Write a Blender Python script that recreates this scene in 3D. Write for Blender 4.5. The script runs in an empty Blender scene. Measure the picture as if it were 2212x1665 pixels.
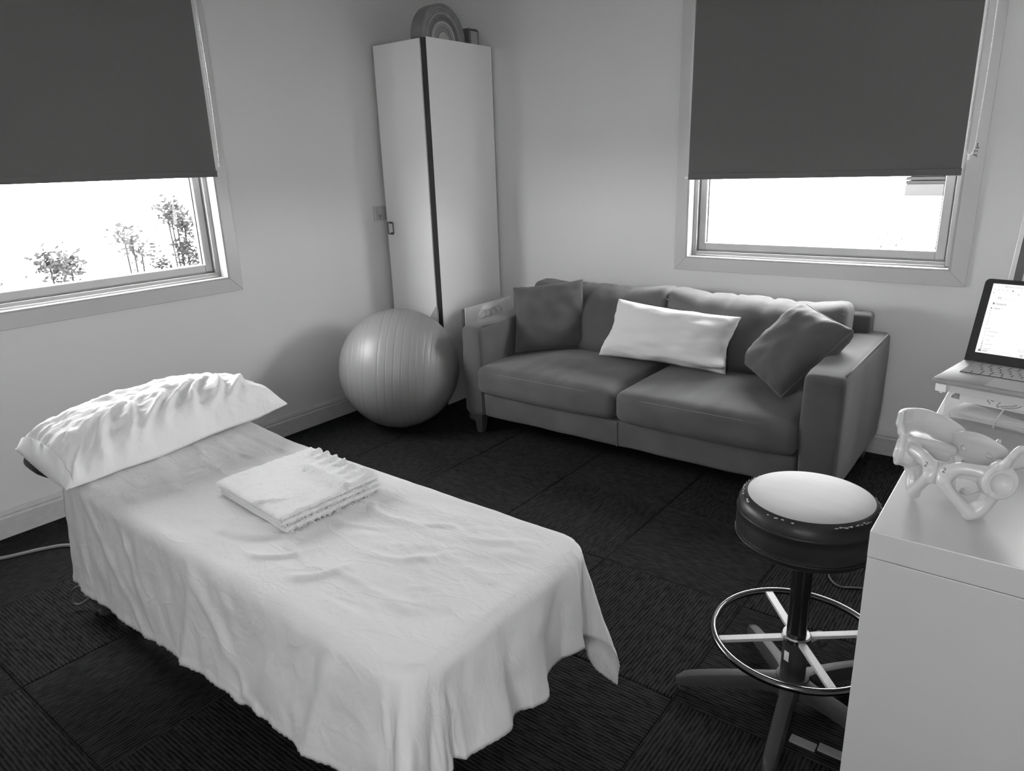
import bpy, bmesh, math, random
from math import sin, cos, pi, sqrt, radians, hypot, atan2, exp, floor as flo
from mathutils import Vector, Matrix, noise

SC = bpy.context.scene
COL = SC.collection
# Lengths below are written in site units (carpet tile = 0.592); one unit is K metres.
K = 0.845

# ------------------------------------------------------------------ camera
RIGHT = Vector((0.794860675, 0.605877122, -0.033307964))
DOWN = Vector((0.153564178, -0.253961444, -0.954945877))
FWD = Vector((-0.587038798, 0.753934014, -0.294904987))
CAM = Vector((3.776703, -4.092743, 1.6))
cd = bpy.data.cameras.new('camera')
cam = bpy.data.objects.new('camera', cd)
COL.objects.link(cam)
cd.sensor_fit = 'HORIZONTAL'
cd.sensor_width = 36.0
cd.lens = 1544.2107 / 2212 * 36.0
cd.clip_start = 0.02
cd.clip_end = 500
m3 = Matrix((RIGHT, -DOWN, -FWD)).transposed()
cam.matrix_world = Matrix.Translation(CAM * K) @ m3.to_4x4()
SC.camera = cam

# ------------------------------------------------------------------ world, exposure
SKY = 27.0
w = bpy.data.worlds.new('overcast_sky')
SC.world = w
w.use_nodes = True
nt = w.node_tree
bg = nt.nodes['Background']
bg.inputs['Color'].default_value = (1, 1, 1, 1)
bg.inputs['Strength'].default_value = SKY
SC.view_settings.view_transform = 'Standard'
SC.view_settings.look = 'None'
SC.view_settings.exposure = 0.36
SC.view_settings.gamma = 1.0
SC.view_settings.use_curve_mapping = False
SC.cycles.use_denoising = True
SC.cycles.max_bounces = 12
SC.cycles.diffuse_bounces = 8
SC.cycles.transparent_max_bounces = 16
SC.cycles.sample_clamp_indirect = 6.0

def portal(name, loc, rot, sx, sy):
    l = bpy.data.lights.new(name, 'AREA')
    l.shape = 'RECTANGLE'
    l.size, l.size_y = sx * K, sy * K
    l.cycles.is_portal = True
    o = bpy.data.objects.new(name, l)
    COL.objects.link(o)
    o.location = Vector(loc) * K
    o.rotation_euler = rot
    return o
# portals only tell Cycles where the windows are; they emit nothing
portal('window_portal', (-0.17, -2.535, 1.75), (0, radians(-90), 0), 1.6, 1.5)
portal('window_portal', (2.635, 0.23, 1.75), (radians(-90), 0, 0), 1.5, 1.6)
portal('window_portal', (3.80, -5.78, 2.00), (radians(90), 0, 0), 0.7, 0.9)
portal('window_portal', (4.005, 0.23, 1.725), (radians(-90), 0, 0), 0.44, 1.45)
portal('window_portal', (4.48, -4.825, 1.875), (0, radians(90), 0), 1.05, 0.75)

# ------------------------------------------------------------------ materials
def mat(name, c, rough=0.6, metal=0.0, spec=0.5, bump=None, var=None, coat=0.0, sheen=0.0, trans=0.0):
    """c grey value or rgb; bump = list of (scale, strength, distance, stretch); var = (scale, amount, stretch)"""
    m = bpy.data.materials.new(name)
    m.use_nodes = True
    n = m.node_tree.nodes
    L = m.node_tree.links
    b = n['Principled BSDF']
    if not isinstance(c, (tuple, list)):
        c = (c, c, c)
    b.inputs['Base Color'].default_value = (*c, 1)
    b.inputs['Roughness'].default_value = rough
    b.inputs['Metallic'].default_value = metal
    b.inputs['Specular IOR Level'].default_value = spec
    b.inputs['Coat Weight'].default_value = coat
    b.inputs['Sheen Weight'].default_value = sheen
    b.inputs['Transmission Weight'].default_value = trans
    if bump or var:
        tc = n.new('ShaderNodeTexCoord')
    def tex(scale, stretch, detail=3):
        mp = n.new('ShaderNodeMapping')
        mp.inputs['Scale'].default_value = stretch
        L.new(tc.outputs['Object'], mp.inputs['Vector'])
        t = n.new('ShaderNodeTexNoise')
        t.inputs['Scale'].default_value = scale
        t.inputs['Detail'].default_value = detail
        L.new(mp.outputs['Vector'], t.inputs['Vector'])
        return t
    if var:
        t = tex(var[0], var[2] if len(var) > 2 else (1, 1, 1), 5)
        r = n.new('ShaderNodeMapRange')
        r.inputs['From Min'].default_value = 0.3
        r.inputs['From Max'].default_value = 0.7
        r.inputs['To Min'].default_value = 1 - var[1]
        r.inputs['To Max'].default_value = 1 + var[1]
        L.new(t.outputs['Fac'], r.inputs['Value'])
        x = n.new('ShaderNodeMix')
        x.data_type = 'RGBA'
        x.blend_type = 'MULTIPLY'
        x.inputs[0].default_value = 1
        x.inputs[6].default_value = (*c, 1)
        L.new(r.outputs['Result'], x.inputs[7])
        L.new(x.outputs[2], b.inputs['Base Color'])
    prev = None
    for bp in bump or []:
        t = tex(bp[0], bp[3] if len(bp) > 3 else (1, 1, 1))
        u = n.new('ShaderNodeBump')
        u.inputs['Strength'].default_value = bp[1]
        u.inputs['Distance'].default_value = bp[2]
        L.new(t.outputs['Fac'], u.inputs['Height'])
        if prev:
            L.new(prev.outputs['Normal'], u.inputs['Normal'])
        prev = u
    if prev:
        L.new(prev.outputs['Normal'], b.inputs['Normal'])
    return m

def glass_mat(name, gloss=0.06, tint=1.0, rough=0.0):
    m = bpy.data.materials.new(name)
    m.use_nodes = True
    n = m.node_tree.nodes
    L = m.node_tree.links
    n.clear()
    o = n.new('ShaderNodeOutputMaterial')
    t = n.new('ShaderNodeBsdfTransparent')
    t.inputs['Color'].default_value = (tint, tint, tint, 1)
    g = n.new('ShaderNodeBsdfGlossy')
    g.inputs['Roughness'].default_value = rough
    x = n.new('ShaderNodeMixShader')
    x.inputs[0].default_value = gloss
    L.new(t.outputs[0], x.inputs[1])
    L.new(g.outputs[0], x.inputs[2])
    L.new(x.outputs[0], o.inputs['Surface'])
    return m

def milky_mat(name, clear=0.5, c=0.8, rough=0.15):
    """cloudy clear plastic: partly see-through, partly a glossy pale body"""
    m = bpy.data.materials.new(name)
    m.use_nodes = True
    n = m.node_tree.nodes
    L = m.node_tree.links
    b = n['Principled BSDF']
    b.inputs['Base Color'].default_value = (c, c, c, 1)
    b.inputs['Roughness'].default_value = rough
    t = n.new('ShaderNodeBsdfTransparent')
    x = n.new('ShaderNodeMixShader')
    x.inputs[0].default_value = 1 - clear
    L.new(t.outputs[0], x.inputs[1])
    L.new(b.outputs[0], x.inputs[2])
    L.new(x.outputs[0], n['Material Output'].inputs['Surface'])
    return m

def crease_mat(name, c, ridge=0.5, soft=0.3):
    """slept-on cotton: soft undulation plus thin irregular crease lines"""
    m = mat(name, c, 0.85, spec=0.15, bump=[(13, soft, 0.008, (1, 1.8, 1)), (70, 0.07, 0.002)])
    n = m.node_tree.nodes
    L = m.node_tree.links
    tc = n.new('ShaderNodeTexCoord')
    last = [x for x in n if x.type == 'BUMP'][-1]
    for (sc, st, k) in ((5.5, (1, 2.6, 1), 1.0), (11.0, (1.6, 2.2, 1), 0.55)):
        mp = n.new('ShaderNodeMapping')
        mp.inputs['Scale'].default_value = st
        mp.inputs['Rotation'].default_value = (0, 0, 0.25 * k)
        L.new(tc.outputs['Object'], mp.inputs['Vector'])
        t = n.new('ShaderNodeTexNoise')
        t.inputs['Scale'].default_value = sc
        t.inputs['Detail'].default_value = 2.5
        t.inputs['Distortion'].default_value = 0.5
        L.new(mp.outputs['Vector'], t.inputs['Vector'])
        a = n.new('ShaderNodeMath'); a.operation = 'SUBTRACT'; a.inputs[1].default_value = 0.5
        L.new(t.outputs['Fac'], a.inputs[0])
        b2 = n.new('ShaderNodeMath'); b2.operation = 'ABSOLUTE'
        L.new(a.outputs[0], b2.inputs[0])
        r = n.new('ShaderNodeMapRange'); r.interpolation_type = 'SMOOTHSTEP'
        r.inputs['From Min'].default_value = 0.0; r.inputs['From Max'].default_value = 0.045
        r.inputs['To Min'].default_value = 1.0; r.inputs['To Max'].default_value = 0.0
        L.new(b2.outputs[0], r.inputs['Value'])
        u = n.new('ShaderNodeBump')
        u.inputs['Strength'].default_value = ridge * k
        u.inputs['Distance'].default_value = 0.0035
        L.new(r.outputs['Result'], u.inputs['Height'])
        L.new(last.outputs['Normal'], u.inputs['Normal'])
        last = u
    L.new(last.outputs['Normal'], n['Principled BSDF'].inputs['Normal'])
    return m

def emit_mat(name, c, s=1.0):
    m = bpy.data.materials.new(name)
    m.use_nodes = True
    b = m.node_tree.nodes['Principled BSDF']
    b.inputs['Base Color'].default_value = (0.02, 0.02, 0.02, 1)
    b.inputs['Emission Color'].default_value = (c, c, c, 1)
    b.inputs['Emission Strength'].default_value = s
    b.inputs['Roughness'].default_value = 0.3
    return m

def carpet_mat(name, axis, base):
    """ribbed loop pile, ribs running along the given axis"""
    m = bpy.data.materials.new(name)
    m.use_nodes = True
    n = m.node_tree.nodes
    L = m.node_tree.links
    b = n['Principled BSDF']
    b.inputs['Roughness'].default_value = 0.95
    b.inputs['Specular IOR Level'].default_value = 0.06
    tc = n.new('ShaderNodeTexCoord')
    mp = n.new('ShaderNodeMapping')
    # u across the ribs, v along them
    mp.inputs['Scale'].default_value = (26, 120, 1) if axis == 'x' else (120, 26, 1)
    L.new(tc.outputs['Object'], mp.inputs['Vector'])
    oi = n.new('ShaderNodeObjectInfo')
    ad = n.new('ShaderNodeVectorMath')
    ad.operation = 'ADD'
    sc_ = n.new('ShaderNodeMath')
    sc_.operation = 'MULTIPLY'
    sc_.inputs[1].default_value = 40
    L.new(oi.outputs['Random'], sc_.inputs[0])
    L.new(mp.outputs['Vector'], ad.inputs[0])
    L.new(sc_.outputs[0], ad.inputs[1])
    t = n.new('ShaderNodeTexNoise')
    t.inputs['Scale'].default_value = 1.0
    t.inputs['Detail'].default_value = 3
    L.new(ad.outputs[0], t.inputs['Vector'])
    wv = n.new('ShaderNodeTexWave')
    wv.bands_direction = 'Y' if axis == 'x' else 'X'
    wv.inputs['Scale'].default_value = 31.0
    wv.inputs['Distortion'].default_value = 1.6
    wv.inputs['Detail'].default_value = 2
    wv.inputs['Detail Scale'].default_value = 3
    L.new(tc.outputs['Object'], wv.inputs['Vector'])
    mx = n.new('ShaderNodeMath')
    mx.operation = 'MULTIPLY_ADD'
    L.new(wv.outputs['Fac'], mx.inputs[0])
    mx.inputs[1].default_value = 0.38
    L.new(t.outputs['Fac'], mx.inputs[2])
    rp = n.new('ShaderNodeValToRGB')
    e = rp.color_ramp.elements
    e[0].position, e[0].color = 0.42, (base * 0.42,) * 3 + (1,)
    e[1].position, e[1].color = 0.92, (base * 2.4,) * 3 + (1,)
    L.new(mx.outputs[0], rp.inputs['Fac'])
    L.new(rp.outputs['Color'], b.inputs['Base Color'])
    u = n.new('ShaderNodeBump')
    u.inputs['Strength'].default_value = 0.8
    u.inputs['Distance'].default_value = 0.004
    L.new(mx.outputs[0], u.inputs['Height'])
    L.new(u.outputs['Normal'], b.inputs['Normal'])
    return m

M = {}
M['wall'] = mat('semi_gloss_wall_paint', 0.64, 0.40, spec=0.15, var=(1.3, 0.015))
M['ceiling'] = mat('ceiling_paint', 0.9, 0.8)
M['trim'] = mat('gloss_trim_paint', 0.48, 0.3, bump=[(40, 0.04, 0.002)])
M['skirt'] = mat('scuffed_skirting_paint', 0.50, 0.4, var=(30, 0.08, (1, 1, 6)))
M['frame'] = mat('satin_window_frame', 0.40, 0.35)
M['lining'] = mat('reveal_paint', 0.36, 0.45)
M['seal'] = mat('black_rubber_seal', 0.06, 0.6)
M['glass'] = glass_mat('window_glass', 0.05)
M['blind'] = mat('charcoal_blind_fabric', 0.105, 0.85, spec=0.2, bump=[(500, 0.15, 0.001)], var=(60, 0.03, (1, 1, 5)))
M['chain'] = mat('white_bead_chain', 0.8, 0.3)
M['cab'] = mat('white_laminate', 0.81, 0.3)
M['dark'] = mat('dark_gap', 0.02, 0.8)
M['chrome'] = mat('chrome', 0.75, 0.15, metal=1)
M['steel'] = mat('brushed_steel', 0.75, 0.32, metal=1, bump=[(60, 0.1, 0.001, (1, 20, 20))])
M['blackplastic'] = mat('black_plastic', 0.035, 0.42)
M['softblack'] = mat('satin_black_plastic', 0.042, 0.5, spec=0.3)
M['gloss_black'] = mat('gloss_black_metal', 0.012, 0.18)
M['vinyl_dark'] = mat('dark_vinyl', 0.018, 0.42, spec=0.35, bump=[(120, 0.15, 0.002)])
M['grey_metal'] = mat('grey_powder_coat', 0.22, 0.5)
M['sheet'] = crease_mat('white_cotton_sheet', 0.66, 0.20, 0.40)
M['pillow'] = crease_mat('white_cotton_pillowcase', 0.74, 0.10, 0.30)
M['towel'] = mat('white_terry_cotton', 0.80, 0.95, spec=0.1, bump=[(260, 1.0, 0.006), (90, 0.4, 0.004)], sheen=0.2)
M['sofa'] = mat('charcoal_suede', 0.074, 0.8, spec=0.25, bump=[(200, 0.12, 0.002)], var=(5, 0.20, (1, 1, 1)), sheen=0.15)
M['sofa_pipe'] = mat('charcoal_suede_piping', 0.085, 0.8, spec=0.25, sheen=0.3)
M['suede_cushion'] = mat('charcoal_cushion_suede', 0.075, 0.8, spec=0.25, bump=[(200, 0.12, 0.002)], var=(7, 0.12), sheen=0.15)
M['linen'] = mat('pale_linen', 0.58, 0.9, spec=0.15, bump=[(350, 0.3, 0.002), (20, 0.2, 0.005)])
M['sofa_leg'] = mat('dark_timber', 0.05, 0.45, var=(12, 0.2, (1, 1, 0.1)))
M['ball'] = mat('grey_rubber', 0.22, 0.42, bump=[(300, 0.08, 0.001)])
M['seat_top'] = mat('pale_sheen_vinyl', 0.48, 0.55, spec=0.25, bump=[(14, 0.08, 0.002, (1, 5, 1))], var=(5, 0.05, (1, 4, 1)))  # window sheen on the dark seat vinyl is put into this pale colour
M['chip'] = mat('bare_backing_cloth', 0.45, 0.9)
M['bone'] = mat('ivory_bone_plastic', 0.60, 0.28, bump=[(60, 0.12, 0.002)])
M['cart'] = mat('cartilage_plastic', 0.50, 0.3)
M['ink'] = mat('black_ink', 0.03, 0.6)
M['desk'] = mat('white_desk_laminate', 0.55, 0.34, var=(3, 0.01))
M['silver'] = mat('silver_laptop_shell', 0.30, 0.45, metal=0.25)
M['keyboard'] = mat('dark_keyboard_well', 0.05, 0.5)
M['key'] = mat('grey_keycap', 0.30, 0.45)
M['bezel'] = mat('black_glass_bezel', 0.015, 0.3)
M['screen'] = emit_mat('lit_screen', 0.93)
M['screen_grey'] = emit_mat('lit_screen_grey', 0.74)
M['screen_mid'] = emit_mat('lit_screen_mid_grey', 0.5)
M['screen_dark'] = emit_mat('lit_screen_dark', 0.13)
M['tub'] = milky_mat('clear_storage_plastic', 0.86, 0.75)
M['tub_lid'] = milky_mat('cloudy_lid_plastic', 0.45, 0.72)
M['clip'] = mat('white_clip_plastic', 0.85, 0.3)
M['paper'] = mat('white_paper', 0.70, 0.8)
M['paper_grey'] = mat('grey_card', 0.36, 0.8)
M['rim'] = mat('dark_binder', 0.10, 0.6)
M['cable'] = mat('grey_cable', 0.20, 0.5)
M['cable_dark'] = mat('dark_cable', 0.07, 0.5)
M['ring'] = mat('dark_chrome', 0.16, 0.18, metal=1)
M['spoke'] = mat('grey_lacquer', 0.42, 0.4, var=(40, .06, (8, 1, 1)))
M['dark_steel'] = mat('dark_steel', 0.14, 0.3, metal=1)
M['alu'] = mat('pale_aluminium', 0.5, 0.4, metal=0.3)
M['leaf'] = mat('dull_leaf', 0.031, 0.9, spec=0.0)
M['leaf2'] = mat('pale_leaf', 0.026, 0.9, spec=0.0)
M['bark'] = mat('bark', 0.012, 0.9, spec=0.0)
M['ground'] = mat('pale_gravel', 0.80, 0.9, var=(0.6, 0.12))
M['clad'] = mat('dark_cladding', 0.012, 0.8, spec=0.0)
M['clad_pale'] = mat('pale_render', 0.03, 0.8, spec=0.0)
for i, g in enumerate((0.17, 0.21, 0.19, 0.25, 0.13, 0.11, 0.36, 0.27, 0.19, 0.34)):
    M['arch%d' % i] = mat('stained_wood', g, 0.6, var=(25, 0.12))
M['carpet_x'] = carpet_mat('carpet_ribs_long', 'x', 0.0105)
M['carpet_y'] = carpet_mat('carpet_ribs_cross', 'y', 0.0105)
M['under'] = mat('floor_slab', 0.01, 0.9)

# ------------------------------------------------------------------ mesh helpers
ORG = {}
def org(o):
    return ORG.get(o.name, Vector((0, 0, 0)))

def thing(name, loc, label=None, cat=None, group=None, kind=None):
    o = bpy.data.objects.new(name, None)
    COL.objects.link(o)
    o.empty_display_size = 0.05
    o.location = Vector(loc)
    ORG[o.name] = Vector(loc)
    tag(o, label, cat, group, kind)
    return o

def tag(o, label=None, cat=None, group=None, kind=None):
    if label: o['label'] = label
    if cat: o['category'] = cat
    if group: o['group'] = group
    if kind: o['kind'] = kind
    return o

def obj(name, bm, m, parent=None, smooth=False, loc=None, angle=None):
    """link one mesh object; vertices are given in site coordinates"""
    if isinstance(bm, tuple):
        b = bmesh.new()
        vs = [b.verts.new(v) for v in bm[0]]
        for f in bm[1]:
            try:
                b.faces.new([vs[i] for i in f])
            except ValueError:
                pass
        bm = b
    bmesh.ops.recalc_face_normals(bm, faces=bm.faces)
    base = org(parent) if parent else Vector(loc or (0, 0, 0))
    if parent is None and loc is None:
        xs = [v.co for v in bm.verts]
        lo = Vector((min(v.x for v in xs), min(v.y for v in xs), min(v.z for v in xs)))
        hi = Vector((max(v.x for v in xs), max(v.y for v in xs), max(v.z for v in xs)))
        base = Vector(((lo.x + hi.x) / 2, (lo.y + hi.y) / 2, lo.z))
    bmesh.ops.translate(bm, verts=bm.verts, vec=-base)
    me = bpy.data.meshes.new(name)
    bm.to_mesh(me)
    bm.free()
    if smooth:
        for p in me.polygons:
            p.use_smooth = True
        if angle:
            me.set_sharp_from_angle(angle=radians(angle))
    o = bpy.data.objects.new(name, me)
    COL.objects.link(o)
    me.materials.append(m)
    if parent:
        o.parent = parent
        ORG[o.name] = base
    else:
        o.location = base
        ORG[o.name] = base
    return o

def struct(name, bm, m, parent=None, **k):
    o = obj(name, bm, m, parent, **k)
    if parent is None:
        o['kind'] = 'structure'
    return o

def bm_box(x0, x1, y0, y1, z0, z1, bev=0.0, seg=2, bm=None):
    b = bmesh.new()
    r = bmesh.ops.create_cube(b, size=1.0)
    for v in b.verts:
        v.co = Vector(((x0 + x1) / 2 + v.co.x * (x1 - x0), (y0 + y1) / 2 + v.co.y * (y1 - y0), (z0 + z1) / 2 + v.co.z * (z1 - z0)))
    if bev:
        bmesh.ops.bevel(b, geom=list(b.edges), offset=bev, segments=seg, affect='EDGES', profile=0.5)
    if bm is None:
        return b
    join(bm, b)
    return bm

def join(bm, b, mtx=None):
    if mtx is not None:
        bmesh.ops.transform(b, matrix=mtx, verts=b.verts)
    me = bpy.data.meshes.new('tmp')
    b.to_mesh(me)
    b.free()
    bm.from_mesh(me)
    bpy.data.meshes.remove(me)
    return bm

def xf(bm, mtx):
    bmesh.ops.transform(bm, matrix=mtx, verts=bm.verts)
    return bm

def frame_mtx(o, ex, ey, ez):
    m = Matrix((ex, ey, ez)).transposed().to_4x4()
    return Matrix.Translation(o) @ m

def rotz(a):
    return Matrix.Rotation(a, 4, 'Z')

def bm_tube(path, r, n=8, closed=False, bm=None, cap=True):
    """sweep a circle (radius r or list / (rx, rz)) along path"""
    b = bm or bmesh.new()
    P = [Vector(p) for p in path]
    N = len(P)
    rings = []
    up0 = None
    for i, p in enumerate(P):
        if closed:
            t = P[(i + 1) % N] - P[i - 1]
        else:
            t = P[min(i + 1, N - 1)] - P[max(i - 1, 0)]
        t.normalize()
        if up0 is None:
            a = Vector((0, 0, 1)) if abs(t.z) < 0.9 else Vector((1, 0, 0))
            u = t.cross(a).normalized()
        else:
            u = (up0 - t * up0.dot(t)).normalized()
        up0 = u
        v = t.cross(u).normalized()
        rr = r[i] if isinstance(r, list) else r
        rings.append([b.verts.new(p + (u * cos(2 * pi * k / n) + v * sin(2 * pi * k / n)) * rr) for k in range(n)])
    for i in range(N if closed else N - 1):
        A, B = rings[i], rings[(i + 1) % N]
        for k in range(n):
            b.faces.new((A[k], A[(k + 1) % n], B[(k + 1) % n], B[k]))
    if cap and not closed:
        b.faces.new(rings[0][::-1])
        b.faces.new(rings[-1])
    return b

def bm_lathe(prof, c, n=48, bm=None, fn=None):
    """revolve (r, z) profile about the vertical through c"""
    b = bm or bmesh.new()
    rings = []
    for r, z in prof:
        if r < 1e-6:
            rings.append([b.verts.new((c[0], c[1], c[2] + z))])
        else:
            ring = []
            for k in range(n):
                a = 2 * pi * k / n
                rr = r if fn is None else r + fn(a, z)
                ring.append(b.verts.new((c[0] + rr * cos(a), c[1] + rr * sin(a), c[2] + z)))
            rings.append(ring)
    for A, B in zip(rings, rings[1:]):
        if len(A) == 1 and len(B) == 1:
            continue
        for k in range(n):
            if len(A) == 1:
                b.faces.new((A[0], B[k], B[(k + 1) % n]))
            elif len(B) == 1:
                b.faces.new((A[k], A[(k + 1) % n], B[0]))
            else:
                b.faces.new((A[k], A[(k + 1) % n], B[(k + 1) % n], B[k]))
    return b

def bm_prism(pts, h0, h1, plane='xy'):
    """extrude a polygon between h0 and h1 along the axis normal to plane"""
    b = bmesh.new()
    def P(p, h):
        return {'xy': (p[0], p[1], h), 'yz': (h, p[0], p[1]), 'xz': (p[0], h, p[1])}[plane]
    A = [b.verts.new(P(p, h0)) for p in pts]
    B = [b.verts.new(P(p, h1)) for p in pts]
    n = len(pts)
    b.faces.new(A)
    b.faces.new(B[::-1])
    for i in range(n):
        b.faces.new((A[i], A[(i + 1) % n], B[(i + 1) % n], B[i]))
    return b

def bm_grid(nu, nv, fn, bm=None, wrap_u=False):
    b = bm or bmesh.new()
    V = [[b.verts.new(fn(i, j)) for j in range(nv)] for i in range(nu)]
    for i in range(nu if wrap_u else nu - 1):
        for j in range(nv - 1):
            i2 = (i + 1) % nu
            b.faces.new((V[i][j], V[i2][j], V[i2][j + 1], V[i][j + 1]))
    return b

def nz(x, y=0.0, z=0.0):
    return noise.noise(Vector((x, y, z)))

def fbm(x, y, z=0.0, o=3):
    s, a = 0.0, 1.0
    for i in range(o):
        s += a * noise.noise(Vector((x, y, z + 7.3 * i)))
        x, y, z, a = x * 2.03, y * 2.03, z * 2.03, a * 0.5
    return s

def axis_samples(h, r, m):
    c = h - r
    a = [-h + r * (1 - cos(t * pi / 2 / 4)) for t in range(4)]
    mid = [-c + 2 * c * t / m for t in range(m + 1)]
    return a + mid + [-x for x in a[::-1]]

def bm_soft(c, size, r, m=(10, 8, 3), disp=None):
    """rounded block with a fine grid; disp(p_local, n) moves its points"""
    hx, hy, hz = size[0] / 2, size[1] / 2, size[2] / 2
    X, Y, Z = axis_samples(hx, r, m[0]), axis_samples(hy, r, m[1]), axis_samples(hz, r, m[2])
    b = bmesh.new()
    cache = {}
    def V(p):
        k = (round(p[0], 5), round(p[1], 5), round(p[2], 5))
        if k in cache:
            return cache[k]
        q = Vector((max(-hx + r, min(hx - r, p[0])), max(-hy + r, min(hy - r, p[1])), max(-hz + r, min(hz - r, p[2]))))
        d = Vector(p) - q
        n = d.normalized() if d.length > 1e-9 else Vector((0, 0, 1))
        # projects box corner regions on the rounding sphere
        v = q + n * r
        if disp:
            v = disp(v, n)
        cache[k] = b.verts.new(Vector(c) + v)
        return cache[k]
    def face(P, A, B):
        for i in range(len(A) - 1):
            for j in range(len(B) - 1):
                q = [V(P(A[i], B[j])), V(P(A[i + 1], B[j])), V(P(A[i + 1], B[j + 1])), V(P(A[i], B[j + 1]))]
                if len(set(q)) == 4:
                    b.faces.new(q)
    for s in (-1, 1):
        face(lambda u, v: (u, v, s * hz), X, Y)
        face(lambda u, v: (u, s * hy, v), X, Z)
        face(lambda u, v: (s * hx, u, v), Y, Z)
    return b

def pillow_fn(A, B, C, D, T, flip=1, side=None, pinch=0.06, wr=None, power=2.2, bias=0.5, ex=0.42):
    """returns f(u, v, s): point of a stuffed pillow whose four corners are A (u-,v-), B (u+,v-), C (u+,v+), D (u-,v+).
    s = +1 front shell, -1 back shell; T thickness; bias share of T in front"""
    A, B, C, D = Vector(A), Vector(B), Vector(C), Vector(D)
    nrm = (B - A).cross(D - A).normalized() * flip
    du_, dv_ = (B - A).normalized(), (D - A).normalized()
    def f(u, v, s):
        # sides drawn in between the corners
        uu = u * (1 - pinch * (1 - v * v) ** 1.0 * abs(u) ** 3)
        vv = v * (1 - pinch * (1 - u * u) ** 1.0 * abs(v) ** 3)
        a, b_ = (uu + 1) / 2, (vv + 1) / 2
        p = (A * (1 - a) + B * a) * (1 - b_) + (D * (1 - a) + C * a) * b_
        k = (max(0, 1 - abs(u) ** power) * max(0, 1 - abs(v) ** power)) ** ex
        h = T * k * (bias if s > 0 else (1 - bias))
        p = p + nrm * (h * s)
        if wr:
            # wrinkles move along the local outward direction, not only up
            out = nrm * s + du_ * (1.3 * u ** 3) + dv_ * (1.3 * v ** 3)
            p = p + out.normalized() * (wr(u, v, s) * min(1.0, k * 2.5))
        return p
    return f

def bm_pillow(f, n=36):
    b = bmesh.new()
    def g(t):
        return sin(t * pi / 2) if abs(t) < 1 else t
    us = [g(-1 + 2 * i / n) for i in range(n + 1)]
    F = [[b.verts.new(f(u, v, 1)) for v in us] for u in us]
    Bk = [[(F[i][j] if i in (0, n) or j in (0, n) else b.verts.new(f(us[i], us[j], -1))) for j in range(n + 1)] for i in range(n + 1)]
    for i in range(n):
        for j in range(n):
            for G, rev in ((F, 0), (Bk, 1)):
                q = [G[i][j], G[i + 1][j], G[i + 1][j + 1], G[i][j + 1]]
                b.faces.new(q[::-1] if rev else q)
    return b

def pillow_edge(f, n=24, side=0.004):
    P = []
    for i in range(n): P.append(f(-1 + 2 * i / n, -1, 1))
    for i in range(n): P.append(f(1, -1 + 2 * i / n, 1))
    for i in range(n): P.append(f(1 - 2 * i / n, 1, 1))
    for i in range(n): P.append(f(-1, 1 - 2 * i / n, 1))
    return P

def apply_mods(o):
    dg = bpy.context.evaluated_depsgraph_get()
    dg.update()
    me = bpy.data.meshes.new_from_object(o.evaluated_get(dg))
    old = o.data
    o.modifiers.clear()
    o.data = me
    return o

def bm_text(s, size, mtx, bold=0.0):
    cu = bpy.data.curves.new('txt', 'FONT')
    cu.body = s
    cu.size = size
    cu.offset = bold
    cu.resolution_u = 2
    o = bpy.data.objects.new('txt', cu)
    COL.objects.link(o)
    dg = bpy.context.evaluated_depsgraph_get()
    me = bpy.data.meshes.new_from_object(o.evaluated_get(dg))
    b = bmesh.new()
    b.from_mesh(me)
    bpy.data.objects.remove(o)
    bpy.data.curves.remove(cu)
    bpy.data.meshes.remove(me)
    return xf(b, mtx)

# ------------------------------------------------------------------ room shell
XR, YB, YF, ZC = 4.30, 0.05, -5.60, 2.95
def wall_with_opening(name, mapf, a0, a1, o, th=0.16):
    """mapf(a, d, z): a along the wall, d depth outwards; o = (a0, a1, z0, z1) opening"""
    b = bmesh.new()
    def bx(p, q, z0, z1):
        c = [mapf(a, d, z) for a in (p, q) for d in (0, th) for z in (z0, z1)]
        bm_box(min(v[0] for v in c), max(v[0] for v in c), min(v[1] for v in c), max(v[1] for v in c), z0, z1, bm=b)
    if o is None:
        bx(a0, a1, -0.1, ZC)
    else:
        cur = a0
        for q in (o if isinstance(o, list) else [o]):
            bx(cur, q[0], -0.1, ZC)
            bx(q[0], q[1], -0.1, q[2])
            bx(q[0], q[1], q[3], ZC)
            cur = q[1]
        bx(cur, a1, -0.1, ZC)
    return struct(name, b, M['wall'])

mL = lambda a, d, z: (-d, a, z)
mB = lambda a, d, z: (a, YB + d, z)
mF = lambda a, d, z: (a, YF - d, z)
mR = lambda a, d, z: (XR + d, a, z)
OL = (-3.235, -1.842, 1.033, 2.50)      # left window opening
OB = (1.937, 3.337, 1.022, 2.50)        # back window opening
OH = (3.785, 4.225, 1.00, 2.45)          # tall side window just outside the right edge of the picture
OF = (-5.08, -4.64, 1.35, 2.40)           # unseen opening added to the right wall for fill light, behind the camera
OG = (3.42, 4.16, 1.55, 2.40)             # second fill opening, added out of view in the wall right behind the camera
wall_with_opening('wall_left', mL, YF - 0.16, YB + 0.16, OL)
wall_with_opening('wall_back', mB, 0.0, XR, [OB, OH])
wall_with_opening('wall_front', mF, 0.0, XR, OG)
wall_with_opening('wall_right', mR, YF - 0.16, YB + 0.16, OF)
struct('ceiling', bm_box(0, XR, YF, YB, ZC, ZC + 0.1), M['ceiling'])

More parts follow.
